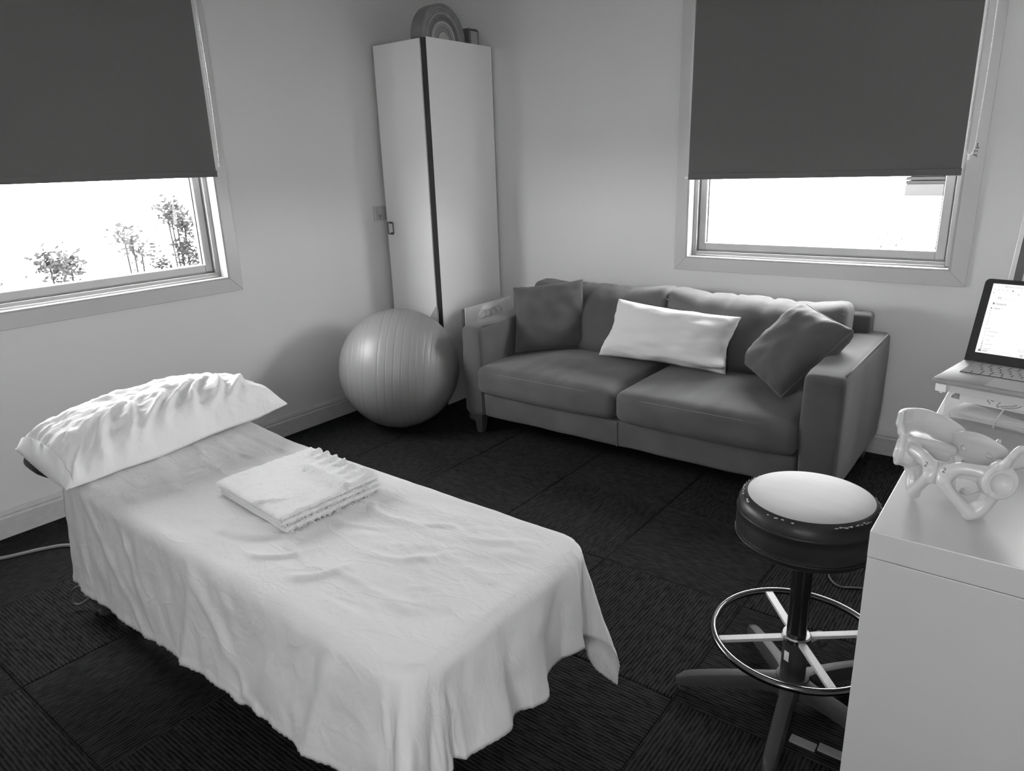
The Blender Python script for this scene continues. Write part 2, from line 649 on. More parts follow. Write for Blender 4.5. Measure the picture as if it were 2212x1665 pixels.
# ------------------------------------------------------------------ floor of carpet tiles
fl = thing('floor', (2.1, -2.7, -0.012), kind='structure')
obj('floor_slab', bm_box(0, XR, YF, YB, -0.1, -0.012), M['under'], fl)
TS = 0.592
xs = [0.0] + [0.061 + TS * i for i in range(0, 8)] + [XR]
ys = sorted([YF] + [-3.545 + TS * i for i in range(-3, 7)] + [YB])
shared = {}
for i in range(len(xs) - 1):
    for j in range(len(ys) - 1):
        x0, x1, y0, y1 = xs[i], xs[i + 1], ys[j], ys[j + 1]
        if x1 - x0 < 0.02 or y1 - y0 < 0.02:
            continue
        par = (i + j) % 2
        key = (round(x1 - x0, 3), round(y1 - y0, 3), par)
        g = 0.0012
        if key in shared:
            o = shared[key].copy()
            COL.objects.link(o)
            o.parent = fl
            o.location = Vector(((x0 + x1) / 2, (y0 + y1) / 2, 0)) - org(fl)
        else:
            cx, cy = (x0 + x1) / 2, (y0 + y1) / 2
            b = bm_box(-(x1 - x0) / 2 + g, (x1 - x0) / 2 - g, -(y1 - y0) / 2 + g, (y1 - y0) / 2 - g, -0.012, 0)
            top = [e for e in b.edges if all(abs(v.co.z) < 1e-6 for v in e.verts)]
            bmesh.ops.bevel(b, geom=top, offset=0.003, segments=1, affect='EDGES')
            bmesh.ops.translate(b, verts=b.verts, vec=org(fl))
            o = obj('carpet_tile', b, M['carpet_x' if par == 0 else 'carpet_y'], fl)
            o.location = Vector((cx, cy, 0)) - org(fl)
            shared[key] = o

# ------------------------------------------------------------------ skirting boards
def skirting(name, mapf, a0, a1):
    prof = [(0, 0), (-0.018, 0), (-0.018, 0.095), (-0.012, 0.102), (-0.014, 0.112), (-0.008, 0.128), (0, 0.132)]
    b = bmesh.new()
    A = [b.verts.new(mapf(a0, d, z)) for d, z in prof]
    B = [b.verts.new(mapf(a1, d, z)) for d, z in prof]
    n = len(prof)
    b.faces.new(A)
    b.faces.new(B[::-1])
    for i in range(n):
        b.faces.new((A[i], A[(i + 1) % n], B[(i + 1) % n], B[i]))
    return struct(name, b, M['skirt'])
skirting('baseboard_left', mL, YF, YB)
skirting('baseboard_back', mB, 0.018, XR)
skirting('baseboard_right', mR, YF, YB - 0.018)
skirting('baseboard_front', mF, 0.018, XR - 0.018)

# ------------------------------------------------------------------ windows
def mbox(mapf, a0, a1, d0, d1, z0, z1, bev=0.0, bm=None):
    c = [mapf(a, d, z) for a in (a0, a1) for d in (d0, d1) for z in (z0, z1)]
    return bm_box(min(v[0] for v in c), max(v[0] for v in c), min(v[1] for v in c), max(v[1] for v in c), z0, z1, bev, bm=bm)

def window(name, mapf, o, cw, marks=False, fancy=True):
    a0, a1, z0, z1 = o
    c = mapf((a0 + a1) / 2, 0, z0)
    t = thing(name, c, kind='structure')
    # flat architrave of four boards, small gaps at the mitres
    w_ = cw
    def board(pts):
        b = bmesh.new()
        A = [b.verts.new(mapf(p[0], -0.018, p[1])) for p in pts]
        B = [b.verts.new(mapf(p[0], 0.0, p[1])) for p in pts]
        b.faces.new(A); b.faces.new(B[::-1])
        for i in range(4):
            b.faces.new((A[i], A[(i + 1) % 4], B[(i + 1) % 4], B[i]))
        bmesh.ops.bevel(b, geom=list(b.edges), offset=0.0015, segments=1, affect='EDGES')
        return b
    g = 0.0004
    obj('architrave', board([(a0 - w_, z0 - w_), (a1 + w_, z0 - w_), (a1, z0), (a0, z0)]), M['trim'], t)
    obj('architrave', board([(a0 - w_, z1 + w_), (a0, z1), (a1, z1), (a1 + w_, z1 + w_)]), M['trim'], t)
    obj('architrave', board([(a0 - w_, z0 - w_ + g), (a0 - g, z0 + g), (a0 - g, z1 - g), (a0 - w_, z1 + w_ - g)]), M['trim'], t)
    obj('architrave', board([(a1 + g, z0 + g), (a1 + w_, z0 - w_ + g), (a1 + w_, z1 + w_ - g), (a1 + g, z1 - g)]), M['trim'], t)
    # reveal lining
    e = 0.010
    obj('jamb_lining', mbox(mapf, a0, a0 + e, -0.016, 0.15, z0, z1), M['lining'], t)
    obj('jamb_lining', mbox(mapf, a1 - e, a1, -0.016, 0.15, z0, z1), M['lining'], t)
    obj('sill_board', mbox(mapf, a0 + e, a1 - e, -0.016, 0.15, z0, z0 + e), M['lining'], t)
    obj('head_board', mbox(mapf, a0 + e, a1 - e, -0.016, 0.15, z1 - e, z1), M['lining'], t)
    # fixed frame, stepped
    a0, a1, z0, z1 = a0 + e, a1 - e, z0 + e, z1 - e
    f = 0.026
    for nm, (p, q, r, s) in {'l': (a0, a0 + f, z0, z1), 'r': (a1 - f, a1, z0, z1), 'b': (a0 + f, a1 - f, z0, z0 + f), 't': (a0 + f, a1 - f, z1 - f, z1)}.items():
        obj('window_frame', mbox(mapf, p, q, 0.055, 0.145, r, s, 0.003), M['frame'], t)
    for nm, (p, q, r, s) in {'l': (a0 + f, a0 + f + .008, z0 + f, z1 - f), 'r': (a1 - f - .008, a1 - f, z0 + f, z1 - f), 'b': (a0 + f + .008, a1 - f - .008, z0 + f, z0 + f + .008)}.items():
        obj('frame_bead', mbox(mapf, p, q, 0.085, 0.14, r, s, 0.002), M['frame'], t)
    a0, a1, z0, z1 = a0 + f + .008, a1 - f - .008, z0 + f + .008, z1 - f
    h = 0.042
    sash = None
    for nm, (p, q, r, s) in {'b': (a0 + h, a1 - h, z0, z0 + h), 'l': (a0, a0 + h, z0, z1), 'r': (a1 - h, a1, z0, z1), 't': (a0 + h, a1 - h, z1 - h, z1)}.items():
        obj('sash_rail', mbox(mapf, p, q, 0.072, 0.128, r, s, 0.004), M['frame'], t)
    a0, a1, z0, z1 = a0 + h, a1 - h, z0 + h, z1 - h
    s_ = 0.006
    b = bmesh.new()
    mbox(mapf, a0, a0 + s_, 0.092, 0.108, z0, z1, bm=b)
    mbox(mapf, a1 - s_, a1, 0.092, 0.108, z0, z1, bm=b)
    obj('glazing_seal', b, M['seal'], t)
    obj('glass_pane', mbox(mapf, a0 + s_, a1 - s_, 0.098, 0.103, z0, z1), M['glass'], t)
    # loose cord of sealant lying along the sill, seen as a bright bowed line
    if fancy:
        P = []
        L_ = a1 - a0 + 0.1
        for i in range(25):
            k = i / 24
            P.append(mapf(a0 - 0.05 + L_ * k, 0.046 - 0.022 * sin(pi * min(1, k * 1.1)) , o[2] + 0.016))
        obj('sealing_strip', bm_tube(P, 0.005, 6), M['frame'], t)
    if marks:
        b = bmesh.new()
        for (da, dz, w2, h2) in ((0.030, 1.600, .014, .006), (0.033, 1.607, .005, .018), (0.024, 1.585, .007, .008), (0.034, 1.585, .006, .007), (0.024, 1.568, .006, .007), (0.031, 1.566, .007, .009), (0.036, 1.561, .006, .004)):
            mbox(mapf, o[1] + da, o[1] + da + w2, -0.0186, -0.0178, dz, dz + h2, bm=b)
        obj('ink_mark', b, M['rim'], t)
    return t
window('window_1', mL, OL, 0.072)
window('window_2', mB, OB, 0.072, marks=True)
window('fill_window_right', mR, OF, 0.072, fancy=False)
window('fill_window_front', mF, OG, 0.072, fancy=False)
window('window_5', mB, OH, 0.072, fancy=False)

# ------------------------------------------------------------------ roller blinds
def blind(mapf, a0, a1, zb, ch, label, end, d=-0.038, slant=0.0):
    t = thing('roller_blind', mapf((a0 + a1) / 2, d, zb), label, 'blind')
    b = bmesh.new()
    top = 2.62
    n, mz = 40, 24
    def P(i, j, dd):
        k = i / n
        z = zb + (top - zb) * j / mz
        bow = 0.0025 * sin(k * 9) * (1 - j / mz) + 0.002 * fbm(k * 3, z * 2)
        a = a0 + (a1 - a0) * k
        if k < 0.5:
            a -= slant * (1 - j / mz) * (1 - 2 * k)
        return mapf(a, d + dd + bow, z)
    F = [[b.verts.new(P(i, j, -.0007)) for j in range(mz + 1)] for i in range(n + 1)]
    G = [[b.verts.new(P(i, j, .0007)) for j in range(mz + 1)] for i in range(n + 1)]
    for i in range(n):
        for j in range(mz):
            b.faces.new((F[i][j], F[i + 1][j], F[i + 1][j + 1], F[i][j + 1]))
            b.faces.new((G[i][j], G[i][j + 1], G[i + 1][j + 1], G[i + 1][j]))
    for j in range(mz):
        for i in (0, n):
            b.faces.new((F[i][j], F[i][j + 1], G[i][j + 1], G[i][j]))
    obj('blind_fabric', b, M['blind'], t, smooth=True, angle=40)
    # wrapped bottom bar with pale end plugs
    bar = mbox(mapf, a0 - slant - 0.001, a1 + 0.004, d - .005, d + .004, zb - 0.012, zb + 0.022, 0.003)
    rail = obj('bottom_bar', bar, M['blind'], t)
    obj('end_plug', mbox(mapf, a0 - slant - 0.022 if end else a1 + 0.004, a0 - slant - .001 if end else a1 + 0.008, d - .003, d + .002, zb - 0.006, zb + 0.006, 0.001), M['clip'], rail)
    P0 = [mapf(a0 - 0.01, d + .002, top), mapf(a1 + 0.01, d + .002, top)]
    obj('roller_tube', bm_tube(P0, 0.03, 20), M['blind'], t)
    for a in (a0 - 0.016, a1 + 0.010):
        obj('bracket', mbox(mapf, a, a + 0.006, d - .03, -0.019, top - .035, top + .035, 0.002), M['clip'], t)
    # bead chain: two strands and the loop
    (s0, s1, zlo, spread) = ch
    path = []
    N = 90
    for i in range(N + 1):
        k = i / N
        path.append((s0 + 0.004 * sin(k * 3) , d - 0.01, top - (top - zlo) * k))
    for i in range(1, 9):
        q = pi * i / 8
        path.append((s0 + (s1 - s0) * (1 - cos(q)) / 2, d - 0.01, zlo - spread * sin(q)))
    for i in range(1, N + 1):
        k = i / N
        path.append((s1 + 0.006 * sin(k * 4), d - 0.01, zlo + (top - zlo) * k))
    W = [mapf(*p) for p in path]
    ch_ = bmesh.new()
    bm_tube(W, 0.0012, 5, bm=ch_)
    # beads
    acc, last = 0.0, Vector(W[0])
    for p in W[1:]:
        p = Vector(p)
        seg = (p - last).length
        while acc + 0.0105 <= seg + 1e-9:
            acc += 0.0105
            c = last + (p - last) * (acc / seg)
            bb = bmesh.new()
            bmesh.ops.create_icosphere(bb, subdivisions=1, radius=0.0032)
            bmesh.ops.translate(bb, verts=bb.verts, vec=c)
            for f in bb.faces: pass
            vm = {v: ch_.verts.new(v.co) for v in bb.verts}
            for f in bb.faces:
                ch_.faces.new([vm[v] for v in f.verts])
            bb.free()
        acc -= seg
        last = p
    o = obj('bead_chain', ch_, M['chain'], t)
    o['kind'] = 'stuff'
    obj('chain_connector', mbox(mapf, (s0 + s1) / 2 - .004, (s0 + s1) / 2 + .004, d - .014, d - .006, zlo - spread - .02, zlo - spread + .004, .002), M['clip'], t)
    return t
blind(mL, -3.262, -1.842, 1.602, (-1.832, -1.822, 1.69, 0.03), 'charcoal roller blind half lowered over the left window beside the bed', 0)
blind(mB, 1.957, 3.322, 1.492, (3.330, 3.366, 1.62, 0.05), 'charcoal roller blind half lowered over the window behind the sofa', 1, slant=0.010)

# ------------------------------------------------------------------ power point on the left wall
t = thing('power_point', (0, -0.655, 1.31), 'white power point on the left wall behind the cabinet edge', 'power point')
obj('cover_plate', bm_box(0, 0.010, -0.708, -0.585, 1.262, 1.362, 0.003), M['trim'], t)
b = bmesh.new()
obj('socket_insert', bm_box(0.009, 0.014, -0.690, -0.600, 1.270, 1.354, 0.002), M['frame'], t)
obj('switch', bm_box(0.013, 0.018, -0.668, -0.652, 1.322, 1.343, 0.002), M['trim'], t)
for (dy, dz, tl) in ((-.672, 1.296, .5), (-.652, 1.296, -.5), (-.662, 1.278, 0)):
    q = bm_box(-.0005, .0005, -.0025, .0025, -.007, .007)
    xf(q, Matrix.Translation((0.0143, dy, dz)) @ Matrix.Rotation(tl, 4, 'X'))
    obj('socket_slot', q, M['dark'], t)

# ------------------------------------------------------------------ tall corner cabinet
CT = 2.362
t = thing('tall_cabinet', (0.265, -0.3, 0), 'tall narrow white laminate cabinet in the corner between the windows', 'cabinet')
obj('side_panel', bm_box(0.472, 0.488, -0.602, 0.03, 0, CT, 0.001), M['cab'], t)
obj('side_panel', bm_box(0.040, 0.056, -0.585, 0.03, 0, CT, 0.001), M['cab'], t)
obj('top_panel', bm_box(0.0565, 0.4715, -0.585, 0.03, CT - 0.018, CT - 0.001), M['cab'], t)
obj('bottom_panel', bm_box(0.0565, 0.4715, -0.585, 0.03, 0.07, 0.088), M['cab'], t)
obj('back_panel', bm_box(0.0565, 0.4715, 0.022, 0.03, 0.088, CT - 0.018), M['cab'], t)
obj('plinth', bm_box(0.0565, 0.4715, -0.56, -0.545, 0, 0.07), M['cab'], t)
obj('edge_gap', bm_box(0.4520, 0.4878, -0.6135, -0.6025, 0.005, CT - 0.004), M['dark'], t)
d = obj('door', bm_box(0.036, 0.4505, -0.622, -0.603, 0.02, CT - 0.006, 0.0015), M['cab'], t)
hp = [(0.058, -0.638, 1.178), (0.058, -0.638, 1.248), (0.062, -0.638, 1.252), (0.104, -0.638, 1.252), (0.108, -0.638, 1.248), (0.108, -0.638, 1.178), (0.104, -0.638, 1.174), (0.062, -0.638, 1.174)]
b = bm_tube(hp, 0.0042, 8, closed=True)
h_ = obj('handle', b, M['dark_steel'], d, smooth=True)
for z in (1.178, 1.248):
    obj('handle_mount', bm_tube([(0.083, -0.640, z), (0.083, -0.6225, z)], 0.006, 8), M['dark_steel'], d, smooth=True, angle=40)

# rainbow stacker of nested wooden arches
t = thing('rainbow_stacker', (0.41, -0.385, CT), 'nested wooden rainbow arches standing on top of the corner cabinet', 'stacking toy')
R0 = [0.205, 0.190, 0.174, 0.158, 0.142, 0.126, 0.108, 0.093, 0.078, 0.048]
for i in range(10):
    ro = R0[i]
    ri = R0[i + 1] + 0.0018 if i < 9 else 0.0
    pts = []
    n = 28
    for k in range(n + 1):
        a = pi * k / n
        pts.append((-0.402 + ro * cos(a), CT + ro * sin(a) * 1.02))
    if i < 9:
        for k in range(n + 1):
            a = pi - pi * k / n
            pts.append((-0.402 + ri * cos(a), CT + ri * sin(a) * 1.02))
    b = bm_prism(pts, 0.365, 0.455 - 0.0015 * ((i * 7) % 3), 'yz')
    bmesh.ops.bevel(b, geom=[e for e in b.edges if abs(e.verts[0].co.x - e.verts[1].co.x) < 1e-6], offset=0.0015, segments=1, affect='EDGES')
    obj('arch', b, M['arch%d' % i], t)

# small dark box beside it, pale front edged with dark dashes
t = thing('trinket_box', (0.42, -0.105, CT), 'small dark box edged with dashes beside the wooden rainbow', 'box')
pts = [(-0.155, CT), (-0.055, CT), (-0.055, CT + 0.085), (-0.068, CT + 0.1), (-0.155, CT + 0.1)]
obj('box_body', bm_prism(pts, 0.375, 0.452, 'yz'), M['rim'], t)
obj('face_panel', bm_box(0.4525, 0.456, -0.146, -0.062, CT + 0.006, CT + 0.09, 0.001), M['paper_grey'], t)
b = bmesh.new()
for k in range(6):
    bm_box(0.4562, 0.4575, -0.147, -0.138, CT + 0.008 + k * .0145, CT + 0.0155 + k * .0145, bm=b)
    bm_box(0.4562, 0.4575, -0.070, -0.061, CT + 0.008 + k * .0145, CT + 0.0155 + k * .0145, bm=b)
for k in range(5):
    bm_box(0.4562, 0.4575, -0.136 + k * .0145, -0.128 + k * .0145, CT + 0.084, CT + 0.093, bm=b)
obj('dashed_border', b, M['dark'], t)

# ------------------------------------------------------------------ exercise ball
BC, BR = Vector((0.501, -1.048, 0.381)), 0.38
ax = Vector((0.80, 0.59, -0.07)).normalized()
e2 = ax.cross(Vector((0, 0, 1))).normalized()
e3 = ax.cross(e2).normalized()
groove = [-0.74, -0.64, -0.52, -0.44, -0.20, -0.07, 0.055, 0.175, 0.295, 0.40, 0.51, 0.60, 0.70]
ths = set(-pi / 2 + pi * i / 64 for i in range(65))
for s in groove:
    for dlt in (-.010, -.005, 0, .005, .010):
        ths.add(math.asin(s) + dlt)
ths = sorted(ths)
def ballp(i, j):
    th = ths[j]
    a = 2 * pi * i / 96
    r = BR
    for s in groove:
        q = (th - math.asin(s)) / 0.0042
        if abs(q) < 4:
            r -= 0.0016 * exp(-q * q)
    p = BC + (ax * sin(th) + (e2 * cos(a) + e3 * sin(a)) * cos(th)) * r
    p.z = max(p.z, 0.0015) if p.z > 0.01 else 0.0015 + (p.z) * 0.0
    return p
b = bm_grid(96, len(ths), ballp, wrap_u=True)
bmesh.ops.remove_doubles(b, verts=b.verts, dist=0.0004)
t = thing('exercise_ball', (BC.x, BC.y, 0), 'large grey ribbed exercise ball on the floor before the cabinet', 'exercise ball')
obj('ball_skin', b, M['ball'], t, smooth=True)
plug = bm_lathe([(0, .004), (.012, .004), (.016, 0), (.016, -.006)], (0, 0, 0), 16)
xf(plug, frame_mtx(BC + (-e2 * 0.999 + e3 * .03).normalized() * (BR - .001), ax, e3, -e2))
obj('air_plug', plug, M['ball'], t, smooth=True, angle=30)

# ------------------------------------------------------------------ things in the gap beside the sofa
t = thing('leaning_folder', (0.46, -0.67, 0), 'grey card folder standing behind the ball against the cabinet door', 'folder')
obj('cover', bm_prism([(0.30, 0.0), (0.475, 0.0), (0.490, 0.700), (0.478, 0.708), (0.36, 0.55)], -0.660, -0.655, 'xz'), M['paper_grey'], t)
obj('cover', bm_prism([(0.30, 0.0), (0.475, 0.0), (0.487, 0.690), (0.47, 0.695), (0.36, 0.54)], -0.649, -0.644, 'xz'), M['paper_grey'], t)
obj('sheets', bm_prism([(0.305, 0.004), (0.470, 0.004), (0.480, 0.66), (0.37, 0.53)], -0.6545, -0.6495, 'xz'), M['paper'], t)

t = thing('foam_board', (0.59, -0.28, 0), 'white board with a dark edge leaning between cabinet and sofa', 'board')
obj('board_face', bm_prism([(-0.495, 0.0), (-0.075, 0.0), (-0.075, 0.685), (-0.495, 0.678)], 0.590, 0.596, 'yz'), M['paper'], t)
obj('board_core', bm_prism([(-0.499, 0.0), (-0.079, 0.0), (-0.079, 0.678), (-0.499, 0.671)], 0.566, 0.589, 'yz'), M['rim'], t)

# white tote printed with a looping line drawing
t = thing('canvas_bag', (0.75, -0.36, 0), 'white bag printed with dark loops standing beside the sofa arm', 'bag')
def bagp(i, j):
    k, z = i / 20, j / 16
    y = -0.545 + 0.40 * k
    x = 0.745 + 0.030 * sin(pi * k) * (1 - z * .5) + 0.008 * fbm(k * 4, z * 4)
    top = 0.70 + 0.020 * k - 0.035 * max(0, 0.15 - k) / 0.15 + 0.008 * sin(k * 9)
    return Vector((x, y, z * top))
def bagq(i, j):
    p = bagp(i, j)
    return Vector((p.x - 0.012 - 0.05 * sin(pi * i / 20) * (1 - j / 16 * .5), p.y, p.z))
b = bm_grid(21, 17, bagp)
bm_grid(21, 17, bagq, bm=b)
bmesh.ops.remove_doubles(b, verts=b.verts, dist=0.0001)
obj('bag_cloth', b, M['paper'], t, smooth=True)
b = bmesh.new()
for (y0, z0, rr, a0, a1) in ((-.515, .66, .030, 0, 5.5), (-.505, .655, .018, 1, 7), (-.47, .645, .040, .5, 3), (-.455, .655, .022, 2, 7.5), (-.43, .64, .045, .3, 2.8), (-.40, .66, .030, 1, 4), (-.37, .65, .04, 0, 2.5), (-.485, .60, .04, 1, 5)):
    P = []
    for q in range(19):
        a = a0 + (a1 - a0) * q / 18
        y, z = y0 + rr * cos(a) * 1.2, z0 + rr * sin(a)
        k = (y + .545) / .40
        if z > 0.69: z = 0.69
        P.append((0.745 + .030 * sin(pi * max(0, min(1, k))) * (1 - z / .7 * .5) + .013, y, z))
    bm_tube(P, 0.0018, 5, bm=b)
obj('line_drawing', b, M['paper_grey'], t)

t = thing('dark_bag', (0.84, -0.6, 0), 'dark woven bag squeezed between the ball and sofa arm', 'bag')
b = bm_soft((0.865, -0.60, 0.175), (0.10, 0.36, 0.35), 0.04, (4, 8, 8), lambda v, n: v + n * 0.008 * nz(v.x * 30, v.y * 30, v.z * 30))
obj('bag_body', b, M['rim'], t, smooth=True)
P = [(0.865, -0.74 + .28 * k / 12, 0.34 + 0.06 * sin(pi * k / 12)) for k in range(13)]
obj('strap', bm_tube(P, 0.008, 6), M['paper_grey'], t, smooth=True)

# ------------------------------------------------------------------ sofa
t = thing('sofa', (2.03, -0.46, 0), 'charcoal suede two-seat sofa under the back window', 'sofa')
def suede(v, n):
    return v + n * (0.004 * fbm(v.x * 5, v.y * 5, v.z * 5))
def arm(x0, x1, inner):
    s = (x1 - x0, 0.93, 0.568)
    def dsp(v, n):
        v = suede(v, n)
        k = (v.y + 0.465) / 0.93
        v.z += -0.018 * max(0, (0.12 - k) / 0.12) ** 2 * (1 if v.z > 0.2 else 0) + 0.012 * k * (1 if v.z > 0 else 0)
        v.x += 0.006 * sin(v.z * 6 + 1) * (1 if n.x > 0 else -1)
        return v
    return bm_soft(((x0 + x1) / 2, -0.465, 0.120 + 0.284), s, 0.028, (4, 14, 9), dsp)
for (x0, x1) in ((0.935, 1.080), (2.945, 3.115)):
    a = obj('armrest', arm(x0, x1, 0), M['sofa'], t, smooth=True)
    xi = x1 - 0.004 if x0 < 2 else x0 + 0.004
    xo = x1 - 0.008 if x0 < 2 else x1 - 0.008
    # welt round the front face and along the top
    P = [(x0 + .012, -0.921, 0.15), (x0 + .012, -0.921, 0.640), (x0 + .022, -0.921, 0.657), (x1 - .022, -0.921, 0.657), (x1 - .012, -0.921, 0.640), (x1 - .012, -0.921, 0.15)]
    obj('welt', bm_tube([(p[0], p[1], p[2]) for p in P], 0.0045, 6), M['sofa_pipe'], a, smooth=True)
    P = [(x1 - .0045, -0.890 + .84 * k / 8, 0.6825 + .012 * k / 8) for k in range(9)]
    obj('welt', bm_tube(P, 0.0045, 6), M['sofa_pipe'], a, smooth=True)
def base_d(v, n):
    v = suede(v, n)
    return v
obj('seat_base', bm_soft((2.0125, -0.47, 0.200), (1.862, 0.90, 0.15), 0.02, (24, 6, 4), base_d), M['sofa'], t, smooth=True)
obj('base_seam', bm_tube([(2.01, -0.9225, 0.13), (2.01, -0.923, 0.27)], 0.003, 6), M['sofa_pipe'], t)
obj('back_frame', bm_soft((2.0125, -0.035, 0.47), (2.03, 0.12, 0.66), 0.025, (20, 3, 8), suede), M['sofa'], t, smooth=True)
def seat(x0, x1, seed):
    W, D, H = x1 - x0, 0.74, 0.165
    def dsp(v, n):
        ux, uy = v.x / (W / 2), v.y / (D / 2)
        crown = (1 - ux * ux) * (1 - uy * uy * 0.8)
        front = max(0.0, -uy)
        if v.z > 0:
            v.z += 0.040 * crown + 0.010 * fbm(v.x * 4 + seed, v.y * 4, 0) * crown
            # pulls running front to back across the top front edge
            pl = 0.0
            for (c, w2, am) in ((-.45, .05, .009), (-.2, .035, .013), (.08, .04, .010), (.3, .05, .013), (.5, .03, .008)):
                pl += am * exp(-((ux - c - .1 * uy) / w2) ** 2)
            v.z -= pl * front * (1 if n.z > .3 else .4)
        v.y -= 0.020 * (1 - ux * ux) * (1 - (v.z / (H / 2)) ** 2 * .5) * front
        v.z += -0.006 * (1 - ux * ux) * (1 if v.z < 0 else 0) * front
        if n.y < -0.5:
            v.y += 0.004 * fbm(v.x * 9 + seed, v.z * 14, 0)
        return v
    return bm_soft(((x0 + x1) / 2, -0.585, 0.362), (W, D, H), 0.045, (22, 16, 5), dsp)
for (x0, x1, sd) in ((1.055, 2.000, 1), (2.005, 2.940, 5)):
    c = obj('seat_cushion', seat(x0, x1, sd), M['sofa'], t, smooth=True)
    P = []
    for k in range(25):
        u = -1 + 2 * k / 24
        x = (x0 + x1) / 2 + u * (x1 - x0 - .02) / 2
        P.append((x, -0.948 - 0.020 * (1 - u * u) + .02 * abs(u) ** 10, 0.416 + .006 * (1 - u * u)))
    obj('top_seam', bm_tube(P, 0.0032, 6), M['sofa_pipe'], c, smooth=True)
    P = [(p[0], p[1] + .006, 0.302) for p in P]
    obj('bottom_seam', bm_tube(P, 0.0032, 6), M['sofa_pipe'], c, smooth=True)
def backc(x0, x1, seed, rise):
    W, D, H = x1 - x0, 0.235, 0.45
    tilt = radians(11)
    def dsp(v, n):
        ux, uz = v.x / (W / 2), v.z / (H / 2)
        crown = (1 - ux * ux) * (1 - uz * uz)
        if v.y < 0:
            v.y -= 0.045 * crown + 0.012 * fbm(v.x * 4 + seed, v.z * 4, 0) * crown
        up = max(0.0, uz)
        fr_ = max(0.0, -v.y / (D / 2))
        v.z += -0.050 * up * fr_ * (1 - .5 * ux * ux) + up * (0.006 * sin(ux * 5 + seed) + rise * ux * .012 + 0.012 * (abs(ux) ** 3) - 0.012 * (1 - ux * ux))
        pl = 0.0
        for (c, w2, am) in ((-.55, .05, .012), (-.22, .03, .018), (-.1, .05, .010), (.18, .035, .016), (.42, .05, .012), (.62, .03, .010)):
            pl += am * exp(-((ux - c) / w2) ** 2)
        v.z -= pl * up ** 3 * (1 if n.z > .2 else .3)
        v.y += pl * 0.8 * up ** 2 * (1 if n.y < -.3 else 0)
        v = suede(v, n)
        y, z = v.y, v.z + H / 2
        v.y, v.z = y * cos(tilt) + z * sin(tilt), -y * sin(tilt) + z * cos(tilt) - H / 2
        return v
    return bm_soft(((x0 + x1) / 2, -0.272, 0.660), (W, D, H), 0.055, (30, 6, 14), dsp)
for (x0, x1, sd, rs) in ((1.020, 1.985, 2, 0.6), (1.975, 2.955, 8, -0.4)):
    c = obj('back_cushion', backc(x0, x1, sd, rs), M['sofa'], t, smooth=True)
    P = []
    for k in range(31):
        u = -1 + 2 * k / 30
        x = (x0 + x1) / 2 + u * (x1 - x0 - .02) / 2
        dip = -0.030 * (1 - u * u)
        P.append((x, -0.272 - .118 + .083 - .045 * (1 - u * u) * .30, 0.828 - 0.040 * (1 - u * u) + .006 * sin(u * 5 + sd)))
    obj('top_seam', bm_tube(P, 0.0042, 6), M['sofa_pipe'], c, smooth=True)
for (x, y) in ((1.020, -0.875), (3.045, -0.875), (1.020, -0.06), (3.045, -0.06)):
    b = bmesh.new()
    vs = [b.verts.new((x + sx * a, y + sy * a + oy, z)) for z, a, oy in ((0, 0.020, -.004 * (1 if y < -.5 else -1)), (0.124, 0.034, 0)) for sx, sy in ((-1, -1), (1, -1), (1, 1), (-1, 1))]
    b.faces.new(vs[:4]); b.faces.new(vs[4:])
    for k in range(4):
        b.faces.new((vs[k], vs[(k + 1) % 4], vs[4 + (k + 1) % 4], vs[4 + k]))
    bmesh.ops.bevel(b, geom=list(b.edges), offset=0.002, segments=1, affect='EDGES')
    obj('leg', b, M['sofa_leg'], t)

# ------------------------------------------------------------------ scatter cushions
def wr1(seed, amp=0.008, sc=2.5):
    return lambda u, v, s: amp * fbm(u * sc + seed, v * sc, s * 3.1) 
def cushion(name, label, f, m, n=30, pipe=True, group=None, pm='sofa_pipe'):
    b = bm_pillow(f, n)
    E = pillow_edge(f)
    c = sum(E, Vector()) / len(E)
    lo = min(v.co.z for v in b.verts)
    t = thing(name, (c.x, c.y, lo), label, 'cushion')
    obj('cushion_cover', b, m, t, smooth=True)
    if pipe:
        obj('piping', bm_tube(E, 0.0045, 6, closed=True), M[pm], t, smooth=True)
    return t
sq = pillow_fn((1.135, -0.650, 0.478), (1.470, -0.335, 0.482), (1.425, -0.330, 0.905), (1.020, -0.500, 0.850), 0.17, pinch=0.05, wr=wr1(3, .012), power=2.8)
cushion('scatter_cushion', 'square charcoal cushion upright against the left sofa arm', sq, M['suede_cushion'])
def lumb_wr(u, v, s):
    q = 0.0
    if s > 0:
        # creases fanning out from the lower right corner
        for (a, am) in ((0.15, .022), (0.4, .026), (0.65, .020)):
            d_ = (v + 0.75) - (u - 0.9) * -a * 1.0 * 0.55 - (0.25 * a)
            q += am * exp(-(d_ / 0.09) ** 2) * max(0, u - 0.05)
        q += .010 * sin((u * .8 - v) * 11) * max(0, -v) * max(0, u)
    return q + 0.016 * fbm(u * 2.4 + 9, v * 2.2, s, 4)
lu = pillow_fn((1.640, -0.490, 0.490), (2.430, -0.500, 0.490), (2.470, -0.430, 0.792), (1.735, -0.420, 0.828), 0.21, pinch=0.08, wr=lumb_wr, power=2.6)
cushion('lumbar_cushion', 'pale oblong cushion propped at the middle of the sofa', lu, M['linen'], 40, pipe=False)
dm = pillow_fn((2.520, -0.470, 0.555), (2.795, -0.735, 0.490), (3.050, -0.580, 0.815), (2.790, -0.430, 0.890), 0.235, pinch=0.03, wr=wr1(12, 0.012), power=3.2)
cushion('scatter_cushion', 'charcoal cushion tipped on its corner against the right sofa arm', dm, M['suede_cushion'])

